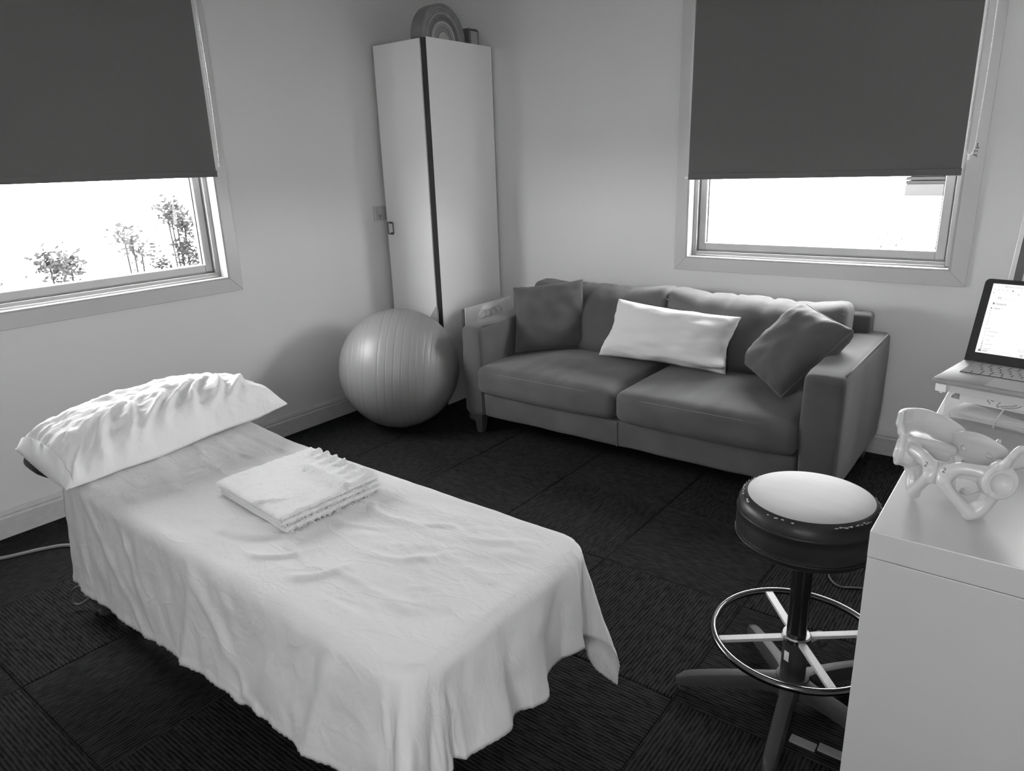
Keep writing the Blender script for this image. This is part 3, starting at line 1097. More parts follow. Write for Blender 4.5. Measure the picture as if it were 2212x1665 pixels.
# ------------------------------------------------------------------ treatment table
BZ = 0.600                     # height of the sheet on the flat part
def bed_y(u):
    return -2.895 - 0.018 * (u - 1.2)
def bed_rise(u):
    k = max(0.0, 1.50 - u)
    return 0.105 * (sqrt(k * k + 0.0036) - 0.06 * (1 if k > 0 else 1)) if k > 0 else 0.0
def slab(u0, u1, hv, z_top, th, r, nu=14):
    """upholstered slab following the table axis, rounded corners"""
    D, W = u1 - u0, 2 * hv
    def dsp(v, n):
        u = (u0 + u1) / 2 + v.x
        if u0 < 1:           # the head end flares out wider than the sheeted part
            v = Vector((v.x, v.y * (1 + 0.21 / (1 + exp((u - 1.05) / .025))), v.z))
        return Vector((v.x, v.y + bed_y(u) - bed_y((u0 + u1) / 2), v.z + bed_rise(u)))
    return bm_soft(((u0 + u1) / 2, bed_y((u0 + u1) / 2), z_top - th / 2), (D, W, th), r, (nu, 8, 3), dsp)
t = thing('treatment_table', (1.85, -2.9, 0), 'low treatment table under a white sheet in the middle of the room', 'treatment table')
pts = []
obj('head_cushion', slab(0.865, 1.495, 0.325, BZ - 0.006, 0.055, 0.026), M['vinyl_dark'], t, smooth=True)
obj('body_cushion', slab(1.505, 2.830, 0.325, BZ - 0.006, 0.055, 0.026, 20), M['vinyl_dark'], t, smooth=True)
fr = bmesh.new()
for v in (-0.24, 0.24):
    o = obj('top_rail', bm_box(1.52, 2.70, -2.905 + v - .02, -2.905 + v + .02, 0.490, 0.536, 0.004), M['grey_metal'], t)
for u in (1.56, 2.66):
    obj('cross_rail', bm_box(u - .02, u + .02, -3.12, -2.69, 0.490, 0.534, 0.004), M['grey_metal'], t)
# base rails, feet and lifting arms
for v in (-3.190, -2.620):
    obj('base_rail', bm_box(1.10, 2.455, v - 0.012, v + 0.045, 0.075, 0.125, 0.004), M['grey_metal'], t)
for u in (1.16, 2.36):
    obj('base_cross', bm_box(u - .03, u + .03, -3.145, -2.632, 0.080, 0.120, 0.004), M['grey_metal'], t)
for u in (1.035, 2.52):
    for v in (-3.172, -2.602):
        s = 1 if u > 2 else -1
        a, c = (2.4555, 2.60) if u > 2 else (0.975, 1.0995)
        f = obj('end_cap', bm_soft(((a + c) / 2, v, 0.085), (c - a, 0.075, 0.11), 0.02, (4, 3, 3)), M['softblack'], t, smooth=True)
        obj('foot', bm_lathe([(0, 0), (.032, 0), (.034, .008), (.020, .014), (.018, .036), (0, .036)], ((a + c) / 2, v, 0.0), 20), M['blackplastic'], t, smooth=True, angle=40)
for v in (-3.00, -2.80):
    for (u0, u1) in ((1.25, 2.25), (2.28, 1.62)):
        b = bm_box(-.5, .5, -.018, .018, -.025, .025, 0.004)
        L_ = hypot(u1 - u0, 0.36)
        ang = atan2(0.36, u1 - u0)
        for q in b.verts: q.co.x *= L_
        xf(b, Matrix.Translation(((u0 + u1) / 2, v + (0.04 if u0 > 2 else 0), 0.31)) @ Matrix.Rotation(-ang, 4, 'Y'))
        obj('lift_arm', b, M['grey_metal'], t)
obj('actuator', bm_tube([(1.30, -2.9, 0.14), (1.95, -2.9, 0.46)], 0.028, 14), M['softblack'], t, smooth=True, angle=40)
P = [(0.97, -3.19, .05), (0.93, -3.235, .02), (0.915, -3.25, .055), (0.945, -3.235, .10), (1.0, -3.205, .12)]
def spl(P, n=8):
    out = []
    P = [Vector(p) for p in P]
    Q = [P[0] * 2 - P[1]] + P + [P[-1] * 2 - P[-2]]
    for i in range(1, len(Q) - 2):
        for k in range(n):
            s = k / n
            a, b_, c, d_ = Q[i - 1], Q[i], Q[i + 1], Q[i + 2]
            out.append(0.5 * ((2 * b_) + (c - a) * s + (2 * a - 5 * b_ + 4 * c - d_) * s * s + (3 * b_ - a - 3 * c + d_) * s ** 3))
    out.append(P[-1])
    return out
obj('cord_loop', bm_tube(spl(P), 0.005, 6), M['cable_dark'], t, smooth=True)

# ------------------------------------------------------------------ sheet over the table
UF, HV, IN = 2.830, 0.322, 0.065
RB = 0.035
NEAR, FAR, FOOT = 0.420, 0.430, 0.300
A0 = 1.130
def hem_drop(sd, along):
    """extra length of cloth at this place"""
    return 0.0
def cloth(a, b):
    """flat cloth coordinates (along, across) -> site coordinates"""
    iu, iv = UF - IN, HV - IN
    du = max(0.0, a - iu)
    dv = 0.0
    if b < -iv: dv = b + iv
    elif b > iv: dv = b - iv
    cu, cv = min(a, iu), max(-iv, min(iv, b))
    e = hypot(du, dv)
    near, far = dv < 0, dv > 0
    z0 = BZ + bed_rise(cu) * 1.0
    if e < 1e-9:
        p = Vector((cu, bed_y(cu) + cv, z0))
        px, py = cu, cv
        # wrinkles on the flat top
        wz = 0.0042 * fbm(px * 5, py * 10, 1.0, 4)
        rg = max(0, 0.20 - abs(fbm(px * 2.0 + 4 + .5 * py, py * 6.5 + 3, 2.0, 4))) / .20
        wz += 0.0050 * rg * rg - .001
        for (u0, v0, an, ln, wd, am) in ((2.03, -.20, .5, .16, .010, .007), (2.17, -.235, .62, .14, .009, .006), (2.33, -.25, .75, .13, .010, .006), (1.95, -.16, .35, .2, .012, .005), (1.45, -.22, .95, .12, .012, .004), (1.50, -.16, .9, .10, .010, .004), (1.42, -.10, 1.0, .12, .010, .004), (1.6, -.1, .85, .2, .010, .003), (2.5, -.02, .6, .14, .010, .004), (2.6, .17, .2, .12, .012, .004), (2.2, .02, .15, .2, .009, .004), (2.3, .12, .1, .2, .010, .003), (1.95, .16, .1, .18, .009, .003)):
            x, y = px - u0, py - v0
            s, q = x * cos(an) + y * sin(an), -x * sin(an) + y * cos(an)
            q -= 0.35 * s * s / max(ln, .01)
            wz += 1.5 * am * exp(-(q / wd) ** 2) * exp(-(s / ln) ** 2)
        p.z += wz
        return p
    th = atan2(dv, du)
    hx, hy = du / e, dv / e
    # length still lying on the table top before the rounded edge
    if e <= IN:
        h, drop, ee = e, 0.0, 0.0
    elif e <= IN + RB * pi / 2:
        f = (e - IN) / RB
        h, drop, ee = IN + RB * sin(f), RB * (1 - cos(f)), e - IN
    else:
        ee = e - IN
        rest = ee - RB * pi / 2
        corner = 0.0
        if du > 0 and dv != 0:
            k = abs(th) / (pi / 2)           # 0 foot side, 1 long side
            if near:
                corner = 0.34 * exp(-((k - 0.62) / 0.19) ** 2) + 0.10 * exp(-((k - 0.25) / 0.13) ** 2) - 0.05 * exp(-((k - 0.36) / 0.06) ** 2)
            else:
                corner = 0.24 * exp(-((k - 0.50) / 0.22) ** 2) - 0.06 * exp(-((k - 0.15) / 0.10) ** 2) + .10 * exp(-((k - 0.9) / .12) ** 2)
        fl = 0.03
        if du <= 0:
            fl = (0.050 if near else 0.02) + 0.05 * fbm(a * 2.3, 5.0, 0.0, 2) * min(1, rest * 4)
            if near: fl += 0.05 * max(0, (a - 2.2) / 0.6) + 0.03 * exp(-((a - 1.20) / .10) ** 2)
        elif dv == 0:
            fl = 0.10 + 0.13 * sin(cv * 17 + 2.1) * exp(-((cv - .05) / .3) ** 2) + 0.05 * sin(cv * 31)
            fl += 0.16 / (1 + exp((cv + .10) / .012)) - 0.05 * exp(-((cv + .06) / .03) ** 2)
            fl = max(fl, -0.02)
        fl = min(0.75, fl + corner)
        h = IN + RB + fl * rest
        drop = RB + sqrt(max(0.05, 1 - fl * fl)) * rest
    p = Vector((cu + hx * h, bed_y(cu) + cv + hy * h, z0 - drop))
    k = min(1.0, max(0.0, ee) / 0.10)
    nrm = Vector((hx, hy, 0.25 * (1 - k)))
    if ee > 0:
        s = a if du <= 0 else (cv if dv == 0 else th * 0.5)
        q = 0.009 * fbm(s * 7, ee * 4.0 + s * 2, 3.0 + (5 if near else 0)) * k
        q += 0.005 * fbm(s * 16, ee * 9, 9.0, 2) * k
        # slanting soft creases across the long side
        if du <= 0 and near:
            for (c, sl, am, wd) in ((1.42, .9, .008, .03), (1.60, .5, .006, .02), (1.95, -.3, .007, .022), (2.1, .8, .009, .03), (2.35, -.9, .010, .025), (2.55, -.4, .012, .03)):
                q += am * exp(-((a - c - sl * (ee - .2)) / wd) ** 2) * k
        p += nrm * q
    else:
        p.z += 0.0025 * fbm(p.x * 6, p.y * 9, 1.0)
    return p
def hem_len(side, s):
    """drop lengths, scalloped along the hem"""
    if side == 'near':
        return NEAR + 0.0 + 0.055 * max(0, (1.62 - s) / 0.5) - 0.035 * max(0, min(1, (s - 1.6) / .6)) + 0.010 * sin(s * 9)
    return FAR
NA, NB = 190, 150
def cloth_ij(i, j):
    # hem boundaries vary, so the grid is stretched between them
    jb = -1 + 2 * j / (NB - 1)
    ia = i / (NA - 1)
    amax = UF + FOOT + (0.035 * max(0, -jb - .45) * 2 + 0.020 * sin(jb * 7.0 + .6) - .01)
    a = A0 + (amax - A0) * ia
    if jb < 0:
        bmax = HV + hem_len('near', min(a, UF))
        b = bmax * jb
    else:
        b = (HV + FAR) * jb
    # head-side hem runs slightly askew down the near side
    if jb < -0.5 and ia < 0.15:
        a -= 0.07 * (-jb - 0.5) * 2 * (0.15 - ia) / 0.15
    p = cloth(a, b)
    # stitched hem: thicker band and small puckers
    d = min((1 - abs(jb)) * (HV + NEAR), (1 - ia) * (amax - A0))
    if d < 0.024:
        s = a if (1 - abs(jb)) * (HV + NEAR) < (1 - ia) * (amax - A0) else b
        p += Vector((0.25, -1 if jb < 0 else 1, 0)).normalized() * (0.002 + 0.0016 * sin(s * 330) * (1 - d / 0.024))
    return p
b = bm_grid(NA, NB, cloth_ij)
sh = obj('draped_sheet', b, M['sheet'], smooth=True)
md = sh.modifiers.new('thickness', 'SOLIDIFY')
md.thickness = 0.0022
md.offset = -1
apply_mods(sh)
tag(sh, 'white cotton sheet draped over the treatment table with loose corners', 'sheet')

# ------------------------------------------------------------------ pillow at the head
# u runs along the pillow (near to far), v from the wall side (-1) to the foot side (+1)
def pw(u, v, s):
    if s < 0:
        return 0.006 * fbm(u * 2.2 + 3, v * 2.0, 5)
    q = 0.012 * fbm(u * 2.2 + 3, v * 1.6, 2.0)
    # deep diagonal folds running down the front face, opening towards the near end
    for (c, sl, am, wd, lo, hi) in ((-.84, .34, .020, .040, -.2, 1.2), (-.66, .40, .030, .042, -.3, 1.2), (-.47, .44, .030, .044, -.3, 1.1), (-.28, .46, .022, .040, -.1, 1.1), (-.08, .48, .026, .046, -.2, 1.0), (.12, .50, .032, .044, -.3, 1.0), (.31, .50, .034, .046, -.4, .95), (.50, .46, .028, .044, -.3, .9), (.68, .38, .018, .040, -.2, .85)):
        x = u - c - sl * (0.35 - v) - 0.05 * sin(v * 5 + c * 9)
        w_ = max(0.0, min(1.0, (v - lo) / .4)) * max(0.0, min(1.0, (hi - v) / .25))
        ridge_ = max(0.0, min(1.0, (v + .05) / .45))
        q += .8 * am * ridge_ * (exp(-(x / wd) ** 2) - 0.55 * exp(-((x - 1.9 * wd) / (1.3 * wd)) ** 2)) * w_
    q += 0.008 * fbm(u * 7 + 1, v * 5, 4.0, 4)
    return q
pf0 = pillow_fn((0.865, -3.280, 0.678), (0.800, -2.440, 0.665), (1.285, -2.425, 0.675), (1.300, -3.290, 0.634), 0.200, flip=-1, pinch=0.035, wr=pw, power=3.0, bias=0.80)
def pf_down(u, v, s):
    p = pf0(u, v, s)
    lim = BZ + bed_rise(p.x) + 0.006
    d_ = max(0.0, abs(p.y - bed_y(p.x)) - 0.31)
    if s < 0 or abs(u) > .97 or v > .97:
        p.z = max(p.z, lim - 2.2 * d_)
    return p
t = thing('bed_pillow', (1.02, -2.86, 0.63), 'plump white pillow with creased case at the head of the treatment table', 'pillow')
obj('pillowcase', bm_pillow(pf_down, 150), M['pillow'], t, smooth=True)
# open hem of the case at the near end: a flat band with stitching ripples
bb = bmesh.new()
N_ = 60
R1, R2, R3 = [], [], []
for k in range(N_ + 1):
    v = -1 + 2 * k / N_
    p = pf_down(-1, v, 1)
    m_ = sin(pi * k / N_)
    R1.append(bb.verts.new(pf_down(-.965, v, 1) + Vector((0, -.002, .005))))
    R2.append(bb.verts.new(p + Vector((0, -.008, .006 * m_))))
    R3.append(bb.verts.new(p + Vector((.006 * m_, -.010 - .012 * m_ + .0012 * sin(k * 2.5), -.014 * m_ - .003 + .0012 * sin(k * 2.5)))))
for A_, B_ in ((R1, R2), (R2, R3)):
    for k in range(N_):
        bb.faces.new((A_[k], A_[k + 1], B_[k + 1], B_[k]))
o = obj('case_hem', bb, M['pillow'], t, smooth=True)
md = o.modifiers.new('thickness', 'SOLIDIFY'); md.thickness = 0.003; md.offset = 0
apply_mods(o)

# ------------------------------------------------------------------ folded towel
TWC = [Vector((1.680, -3.000)), Vector((2.120, -3.045)), Vector((2.135, -2.680)), Vector((1.700, -2.635))]   # near-left, near-right, far-right, far-left
def tw_xy(a, b_):
    return (TWC[0] * (1 - a) + TWC[1] * a) * (1 - b_) + (TWC[3] * (1 - a) + TWC[2] * a) * b_
t = thing('folded_towel', (1.9, -2.84, BZ), 'folded white terry towel with a frayed edge lying on the sheet', 'towel')
def layer(z0, th, a1, b1, seed, top=False, b0=0.0):
    """one fold of cloth: rounded along the near edge, open at a1 and b1"""
    na, nb = 60, 50
    def P(i, j, s):
        a, b_ = i / (na - 1), j / (nb - 1)
        aa = a * a1
        if i == na - 1: aa += 0.010 * nz(b_ * 14, seed)
        bb_ = b0 + (b1 - b0) * b_
        if j == nb - 1: bb_ += 0.022 * (abs(sin(a * 27 + seed)) - .5) * (1 if top else .4) * (a > .12)
        xy = tw_xy(aa, bb_)
        e = 1.0
        if b_ < 0.06: e = sqrt(max(0.0, 1 - ((0.06 - b_) / 0.06) ** 2))
        ea = 1.0
        if a < 0.03: ea = sqrt(max(0.0, 1 - ((0.03 - a) / 0.03) ** 2))
        z = z0 + th * 0.5 + s * th * 0.5 * (0.12 + 0.88 * e * ea)
        z += 0.0025 * fbm(xy.x * 8 + seed, xy.y * 8, 0)
        if top and s > 0:
            k = max(0, b_ - 0.72) / 0.28
            z += 0.012 * k * sin(a * 24 + 1) ** 2 * (a > .1) + 0.012 * exp(-((b_ - 0.70 - 0.12 * a * (1 - a)) / 0.035) ** 2) * max(0, min(1, (a - .25) * 4)) * (a < .95)
            z += 0.008 * exp(-((a - 0.62 - .55 * b_) / .03) ** 2) * max(0, 1 - b_ * 3)
            z += 0.003 * fbm(xy.x * 60, xy.y * 60, 2.0, 2)
        return Vector((xy.x, xy.y, z))
    F = bmesh.new()
    G1 = [[F.verts.new(P(i, j, 1)) for j in range(nb)] for i in range(na)]
    G0 = [[F.verts.new(P(i, j, -1)) for j in range(nb)] for i in range(na)]
    for i in range(na - 1):
        for j in range(nb - 1):
            F.faces.new((G1[i][j], G1[i + 1][j], G1[i + 1][j + 1], G1[i][j + 1]))
            F.faces.new((G0[i][j], G0[i][j + 1], G0[i + 1][j + 1], G0[i + 1][j]))
    for i in range(na - 1):
        for j in (0, nb - 1):
            F.faces.new((G1[i][j], G1[i + 1][j], G0[i + 1][j], G0[i][j]))
    for j in range(nb - 1):
        for i in (0, na - 1):
            F.faces.new((G1[i][j], G1[i][j + 1], G0[i][j + 1], G0[i][j]))
    return F
TZ = BZ + 0.007
obj('towel_fold', layer(TZ, 0.013, 0.985, 0.96, 1), M['towel'], t, smooth=True)
obj('towel_fold', layer(TZ + 0.0135, 0.013, 0.955, 0.99, 2), M['towel'], t, smooth=True)
obj('towel_fold', layer(TZ + 0.027, 0.013, 0.93, 1.0, 3, True), M['towel'], t, smooth=True)
# frayed threads along the open end
random.seed(4)
b = bmesh.new()
for k in range(240):
    q = random.random() * 0.95
    a1 = random.choice((0.985, 0.955, 0.93))
    z = {0.985: TZ + .006, 0.955: TZ + .019, 0.93: TZ + .032}[a1]
    xy = tw_xy(a1 - .012, q)
    L_ = random.uniform(.006, .016) if random.random() > .04 else random.uniform(.03, .05)
    dx = random.uniform(.6, 1.0)
    P = []
    for s in range(5):
        f = s / 4
        P.append((xy.x + .005 + L_ * f * dx, xy.y + random.uniform(-.3, .3) * L_ * f, max(TZ - .001, z + .002 * sin(f * 3) - L_ * .9 * f * f)))
    bm_tube(P, 0.0009, 4, bm=b)
o = obj('fringe', b, M['towel'], t)
o['kind'] = 'stuff'

# ------------------------------------------------------------------ cables on the floor
P = spl([(0.03, -3.55, .008), (0.16, -3.36, .008), (0.235, -3.26, .008), (0.30, -3.12, .008), (0.375, -3.035, .008), (0.56, -2.97, .008), (0.95, -2.95, .008)])
tag(obj('floor_cable', bm_tube(P, 0.0085, 8), M['cable'], smooth=True), 'pale grey cable running over the carpet from the left wall to the table', 'cable')
P = spl([(3.175, -1.24, .005), (3.20, -1.30, .005), (3.235, -1.405, .005), (3.285, -1.445, .005), (3.36, -1.41, .005), (3.56, -1.36, .005)])
tag(obj('floor_cable', bm_tube(P, 0.0035, 8), M['cable_dark'], smooth=True), 'thin dark cable curling on the carpet behind the stool', 'cable')

# flat strip on the carpet by the desk
t = thing('floor_strip', (3.46, -2.31, 0), 'flat grey strip in two lengths on the carpet beside the desk', 'strip')
for (x0, x1) in ((3.362, 3.432), (3.436, 3.560)):
    b = bm_box(x0, x1, -.015, .015, 0.0, 0.006, 0.001)
    xf(b, Matrix.Translation((0, -2.317 + (x0 - 3.362) * .16, 0)))
    obj('strip_length', b, M['grey_metal'], t)

# ------------------------------------------------------------------ stool
HX, HY = 3.318, -2.180
t = thing('draughtsman_stool', (HX, HY, 0), 'round adjustable stool with sheen-pale seat, worn rim and steel foot ring', 'stool')
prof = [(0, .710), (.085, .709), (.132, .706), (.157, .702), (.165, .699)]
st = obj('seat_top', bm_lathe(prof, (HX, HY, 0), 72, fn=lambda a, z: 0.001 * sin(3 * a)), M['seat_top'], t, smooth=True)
prof = [(.1635, .6985), (.173, .694), (.1815, .686), (.187, .674), (.1895, .660), (.1895, .657), (.1915, .655), (.1895, .653), (.191, .630), (.191, .602), (.189, .588), (.190, .586), (.188, .582), (.183, .568), (.175, .560), (.155, .556), (0, .556)]
sr = obj('seat_pad', bm_lathe(prof, (HX, HY, 0), 96, fn=lambda a, z: 0.0012 * nz(cos(a) * 5, sin(a) * 5, z * 40)), M['vinyl_dark'], t, smooth=True)
random.seed(11)
b = bmesh.new()
def chip(a, r, z, sz):
    c = Vector((HX + r * cos(a), HY + r * sin(a), z))
    er = Vector((cos(a), sin(a), 0)); ea = Vector((-sin(a), cos(a), 0))
    n = (er * .6 + Vector((0, 0, .8))).normalized()
    up = n.cross(ea).normalized()
    vs = [b.verts.new(c + n * .0016 + ea * (sz * (1 + random.random()) * cos(q)) + up * (sz * .55 * (.6 + .8 * random.random()) * sin(q))) for q in (0, 1.05, 2.1, 3.14, 4.2, 5.25)]
    ctr = b.verts.new(c + n * .0024)
    for k in range(6):
        b.faces.new((vs[k], vs[(k + 1) % 6], ctr))
for (a0, a1, n) in ((2.75, 3.9, 34), (5.35, 5.95, 20), (0.0, 0.6, 10), (4.3, 4.8, 8)):
    for k in range(n):
        a = random.uniform(a0, a1)
        chip(a, random.uniform(.1725, .1775), 0.6945 - random.uniform(0, .003), random.uniform(.0016, .004))
o = obj('worn_chip', b, M['chip'], sr)
o['kind'] = 'stuff'
P = [(HX + .1905 * cos(a), HY + .1905 * sin(a), .584) for a in [2 * pi * k / 64 for k in range(64)]]
obj('lower_welt', bm_tube(P, 0.0035, 6, closed=True), M['vinyl_dark'], sr, smooth=True)
obj('seat_plate', bm_lathe([(0, .545), (.128, .545), (.142, .548), (.142, .5555), (0, .5555)], (HX, HY, 0), 48), M['gloss_black'], t, smooth=True, angle=40)
obj('column', bm_lathe([(0, .235), (.028, .235), (.028, .5445), (0, .5445)], (HX, HY, 0), 32), M['gloss_black'], t, smooth=True, angle=40)
ct = obj('column_sleeve', bm_lathe([(0, .06), (.037, .06), (.035, .225), (.033, .2345), (0, .2345)], (HX, HY, 0), 32), M['blackplastic'], t, smooth=True, angle=40)
q = bm_box(-.008, .008, -.0006, .0006, -.016, .016)
xf(q, Matrix.Translation((HX, HY, .188)) @ rotz(radians(-22)) @ Matrix.Translation((0, -.0364, 0)))
lb = obj('sticker', q, M['paper'], ct)
q = bm_box(-.004, .004, -.0006, .0006, -.010, .008)
xf(q, Matrix.Translation((HX, HY, .188)) @ rotz(radians(-22)) @ Matrix.Translation((0, -.0374, 0)))
FRZ, FRR = 0.243, 0.236
P = [(HX + FRR * cos(2 * pi * k / 96), HY + FRR * sin(2 * pi * k / 96), FRZ) for k in range(96)]
obj('foot_ring', bm_tube(P, 0.0105, 14, closed=True), M['ring'], t, smooth=True)
obj('ring_collar', bm_lathe([(.0285, .236), (.040, .236), (.042, .240), (.042, .250), (.038, .254), (.0285, .254), (.0285, .236)], (HX, HY, 0), 40), M['chrome'], t, smooth=True, angle=40)
for a in (-142, 128, -50, 38):
    b = bm_box(.0415, FRR - .008, -.0115, .0115, -.006, .004, 0.001)
    xf(b, Matrix.Translation((HX, HY, FRZ)) @ rotz(radians(a)))
    obj('ring_spoke', b, M['spoke'], t)
kn = bm_tube([(HX + .036 * cos(.9), HY + .036 * sin(.9), .215), (HX + .070 * cos(.9), HY + .070 * sin(.9), .215)], 0.006, 10)
k_ = obj('clamp_screw', kn, M['steel'], t, smooth=True, angle=40)
kb = bm_lathe([(0, -.012), (.022, -.012), (.024, -.008), (.024, .008), (.022, .012), (0, .012)], (0, 0, 0), 20, fn=lambda a, z: .0015 * sin(a * 10))
xf(kb, Matrix.Translation((HX + .081 * cos(.9), HY + .081 * sin(.9), .215)) @ rotz(.9) @ Matrix.Rotation(pi / 2, 4, 'Y'))
obj('clamp_knob', kb, M['blackplastic'], k_, smooth=True, angle=40)
for a in (202, 277, 347, 58, 130):
    a = radians(a)
    b = bmesh.new()
    N = 14
    L_ = 0.340
    rings = []
    for i in range(N + 1):
        k = i / N
        r = 0.020 + (L_ - 0.020) * k
        wd = 0.040 - 0.006 * k + 0.018 * exp(-(k / .10) ** 2)
        top = 0.105 - 0.052 * k ** 1.5 + .0
        bot = top - (0.050 - 0.012 * k)
        if k > 0.86:
            f = (k - 0.86) / 0.14
            s_ = sqrt(max(0.02, 1 - f * f * .96))
            wd *= s_
            mid = bot + (top - bot) * .4
            top = mid + (top - mid) * (0.25 + .75 * s_)
            bot = max(0.010, mid - (mid - bot))
        bot = max(bot, 0.008)
        ring = []
        for (sx, sz) in ((-1, 0), (-1, .62), (-.72, .93), (0, 1), (.72, .93), (1, .62), (1, 0), (0, 0)):
            x, y = r, sx * wd / 2 * 1.15
            ring.append(b.verts.new((HX + x * cos(a) - y * sin(a), HY + x * sin(a) + y * cos(a), bot + (top - bot) * sz)))
        rings.append(ring)
    for A, B in zip(rings, rings[1:]):
        for k in range(8):
            b.faces.new((A[k], A[(k + 1) % 8], B[(k + 1) % 8], B[k]))
    b.faces.new(rings[0]); b.faces.new(rings[-1][::-1])
    lg = obj('leg', b, M['softblack'], t, smooth=True, angle=50)
    gx, gy = HX + .315 * cos(a), HY + .315 * sin(a)
    obj('glide', bm_lathe([(0, 0), (.016, 0), (.016, .0125), (0, .0125)], (gx, gy, 0), 14), M['blackplastic'], lg, smooth=True, angle=40)
obj('base_hub', bm_lathe([(0, .045), (.048, .045), (.052, .085), (.046, .108), (0, .112)], (HX, HY, 0), 32), M['softblack'], t, smooth=True, angle=40)

# ------------------------------------------------------------------ desk unit
DX, DY, DZ = 3.574, -2.800, 0.950
t = thing('side_unit', (3.9, -2.1, 0), 'large white laminate unit in the right foreground', 'desk')
obj('top_slab', bm_box(DX, 4.245, DY, -1.25, DZ - 0.052, DZ, 0.0015), M['desk'], t)
obj('end_panel', bm_box(DX + 0.0005, 4.244, DY + 0.0005, DY + 0.04, 0, DZ - 0.0535, 0.001), M['desk'], t)
obj('end_panel', bm_box(DX + 0.0005, 4.244, -1.29, -1.2505, 0, DZ - 0.0535, 0.001), M['desk'], t)
obj('back_panel', bm_box(4.215, 4.244, DY + 0.041, -1.291, 0, DZ - 0.0535), M['desk'], t)

# ------------------------------------------------------------------ clear storage boxes under the laptop
LA = radians(-9.0)
def lap_m(o):
    return Matrix.Translation(o) @ rotz(LA)
BO = Vector((3.592, -2.085, DZ))         # near left bottom corner of the lower box
t = thing('storage_box', BO + Vector((.18, .1, 0)), 'clear plastic clip box holding papers under the laptop', 'storage box')
mtx = Matrix.Translation(BO) @ rotz(radians(-14))
W_, D_, H_ = 0.40, 0.27, 0.085
def shell(w, d, h, th, z0=0.0):
    b = bmesh.new()
    bm_box(0, w, 0, d, z0, z0 + th, bm=b)
    bm_box(0, w, 0, th, z0 + th, z0 + h, bm=b)
    bm_box(0, w, d - th, d, z0 + th, z0 + h, bm=b)
    bm_box(0, th, th, d - th, z0 + th, z0 + h, bm=b)
    bm_box(w - th, w, th, d - th, z0 + th, z0 + h, bm=b)
    return b
obj('tub_wall', xf(shell(W_, D_, H_, 0.003, 0.001), mtx), M['tub'], t)
b = bm_box(-.010, W_ + .010, -.010, D_ + .010, H_ + 0.002, H_ + .012, 0.003)
lid = obj('lid', xf(b, mtx), M['tub_lid'], t)
b = bm_box(-.014, W_ + .014, -.014, -.0105, H_ - .010, H_ + .010, 0.001)
obj('lid_rim', xf(b, mtx), M['tub_lid'], lid)
b = bm_box(-.014, -.0105, -.014, D_ + .014, H_ - .010, H_ + .010, 0.001)
obj('lid_rim', xf(b, mtx), M['tub_lid'], lid)
for (y0, z0, z1) in ((0.02, H_ - .028, H_ + .016), (0.17, H_ - .028, H_ + .0118)):
    b = bm_box(-.024, -.0145, y0, y0 + .05, z0, z1, 0.003)
    obj('clip', xf(b, mtx), M['clip'], t)
b = bm_box(-.020, .006, -.019, -.0145, H_ - .012, H_ + .008, 0.002)
obj('clip', xf(b, mtx), M['clip'], t)
# embossed handle arch on the front wall
P = [(0.115 + .115 * k / 16, -.002, 0.018 + 0.040 * min(1, 2.4 * sin(pi * k / 16))) for k in range(17)]
P = [(0.115, -.002, 0.004)] + P + [(0.23, -.002, 0.004)]
obj('handle_emboss', xf(bm_tube(P, 0.0022, 6), mtx), M['tub_lid'], t)
# contents: papers with a scribbled drawing, a dark wavy booklet, tubes
t2 = thing('paper_stack', BO + Vector((.18, .1, .004)), 'stack of white papers lying inside the clear box', 'papers')
for k in range(5):
    b = bm_grid(14, 4, lambda i, j: Vector((0.012 + .36 * i / 13 - .003 * (k % 2), 0.012 + .235 * j / 3, 0.006 + k * .0045 + .003 * sin(i * .5 + k))))
    o = obj('page', xf(b, mtx), M['paper'], t2, smooth=True)
    md = o.modifiers.new('thickness', 'SOLIDIFY'); md.thickness = 0.003
    apply_mods(o)
t2 = thing('wavy_booklet', BO + Vector((.18, .1, .03)), 'dark wavy booklet on the papers inside the clear box', 'booklet')
b = bm_grid(22, 4, lambda i, j: Vector((0.010 + .375 * i / 21, 0.010 + .23 * j / 3, 0.047 + 0.014 * cos(i / 21 * 5.0) * (1 - i / 30) - .004 * i / 21)))
o = obj('cover', xf(b, mtx), M['rim'], t2, smooth=True)
md = o.modifiers.new('thickness', 'SOLIDIFY'); md.thickness = 0.006
apply_mods(o)
t2 = thing('drawing_card', BO + Vector((.18, .02, .045)), 'white card with a scribbled line drawing inside the clear box', 'card')
b = bm_box(0.03, 0.33, 0.0052, 0.0078, 0.052, 0.083)
obj('card', xf(b, mtx), M['paper'], t2)
b = bmesh.new()
def scrib(pts, r=0.0009):
    bm_tube(spl([(x, 0.0046, z) for x, z in pts], 6), r, 5, bm=b)
scrib([(.098, .060), (.091, .068), (.094, .078), (.104, .080), (.108, .073), (.101, .068), (.097, .074), (.110, .078), (.118, .070), (.112, .060), (.116, .055)])
scrib([(.112, .056), (.130, .062), (.150, .068), (.166, .080), (.158, .066), (.140, .060), (.122, .056)])
scrib([(.140, .081), (.150, .070), (.160, .082)])
scrib([(.166, .070), (.174, .076), (.182, .081), (.190, .079), (.186, .070), (.178, .067), (.170, .072)])
scrib([(.196, .078), (.204, .070), (.214, .072), (.226, .080), (.206, .074), (.216, .080), (.203, .077)])
obj('line_drawing', xf(b, mtx), M['ink'], t2)
t2 = thing('white_tube', BO + Vector((.27, .04, .05)), 'small white tube beside the card inside the clear box', 'tube')
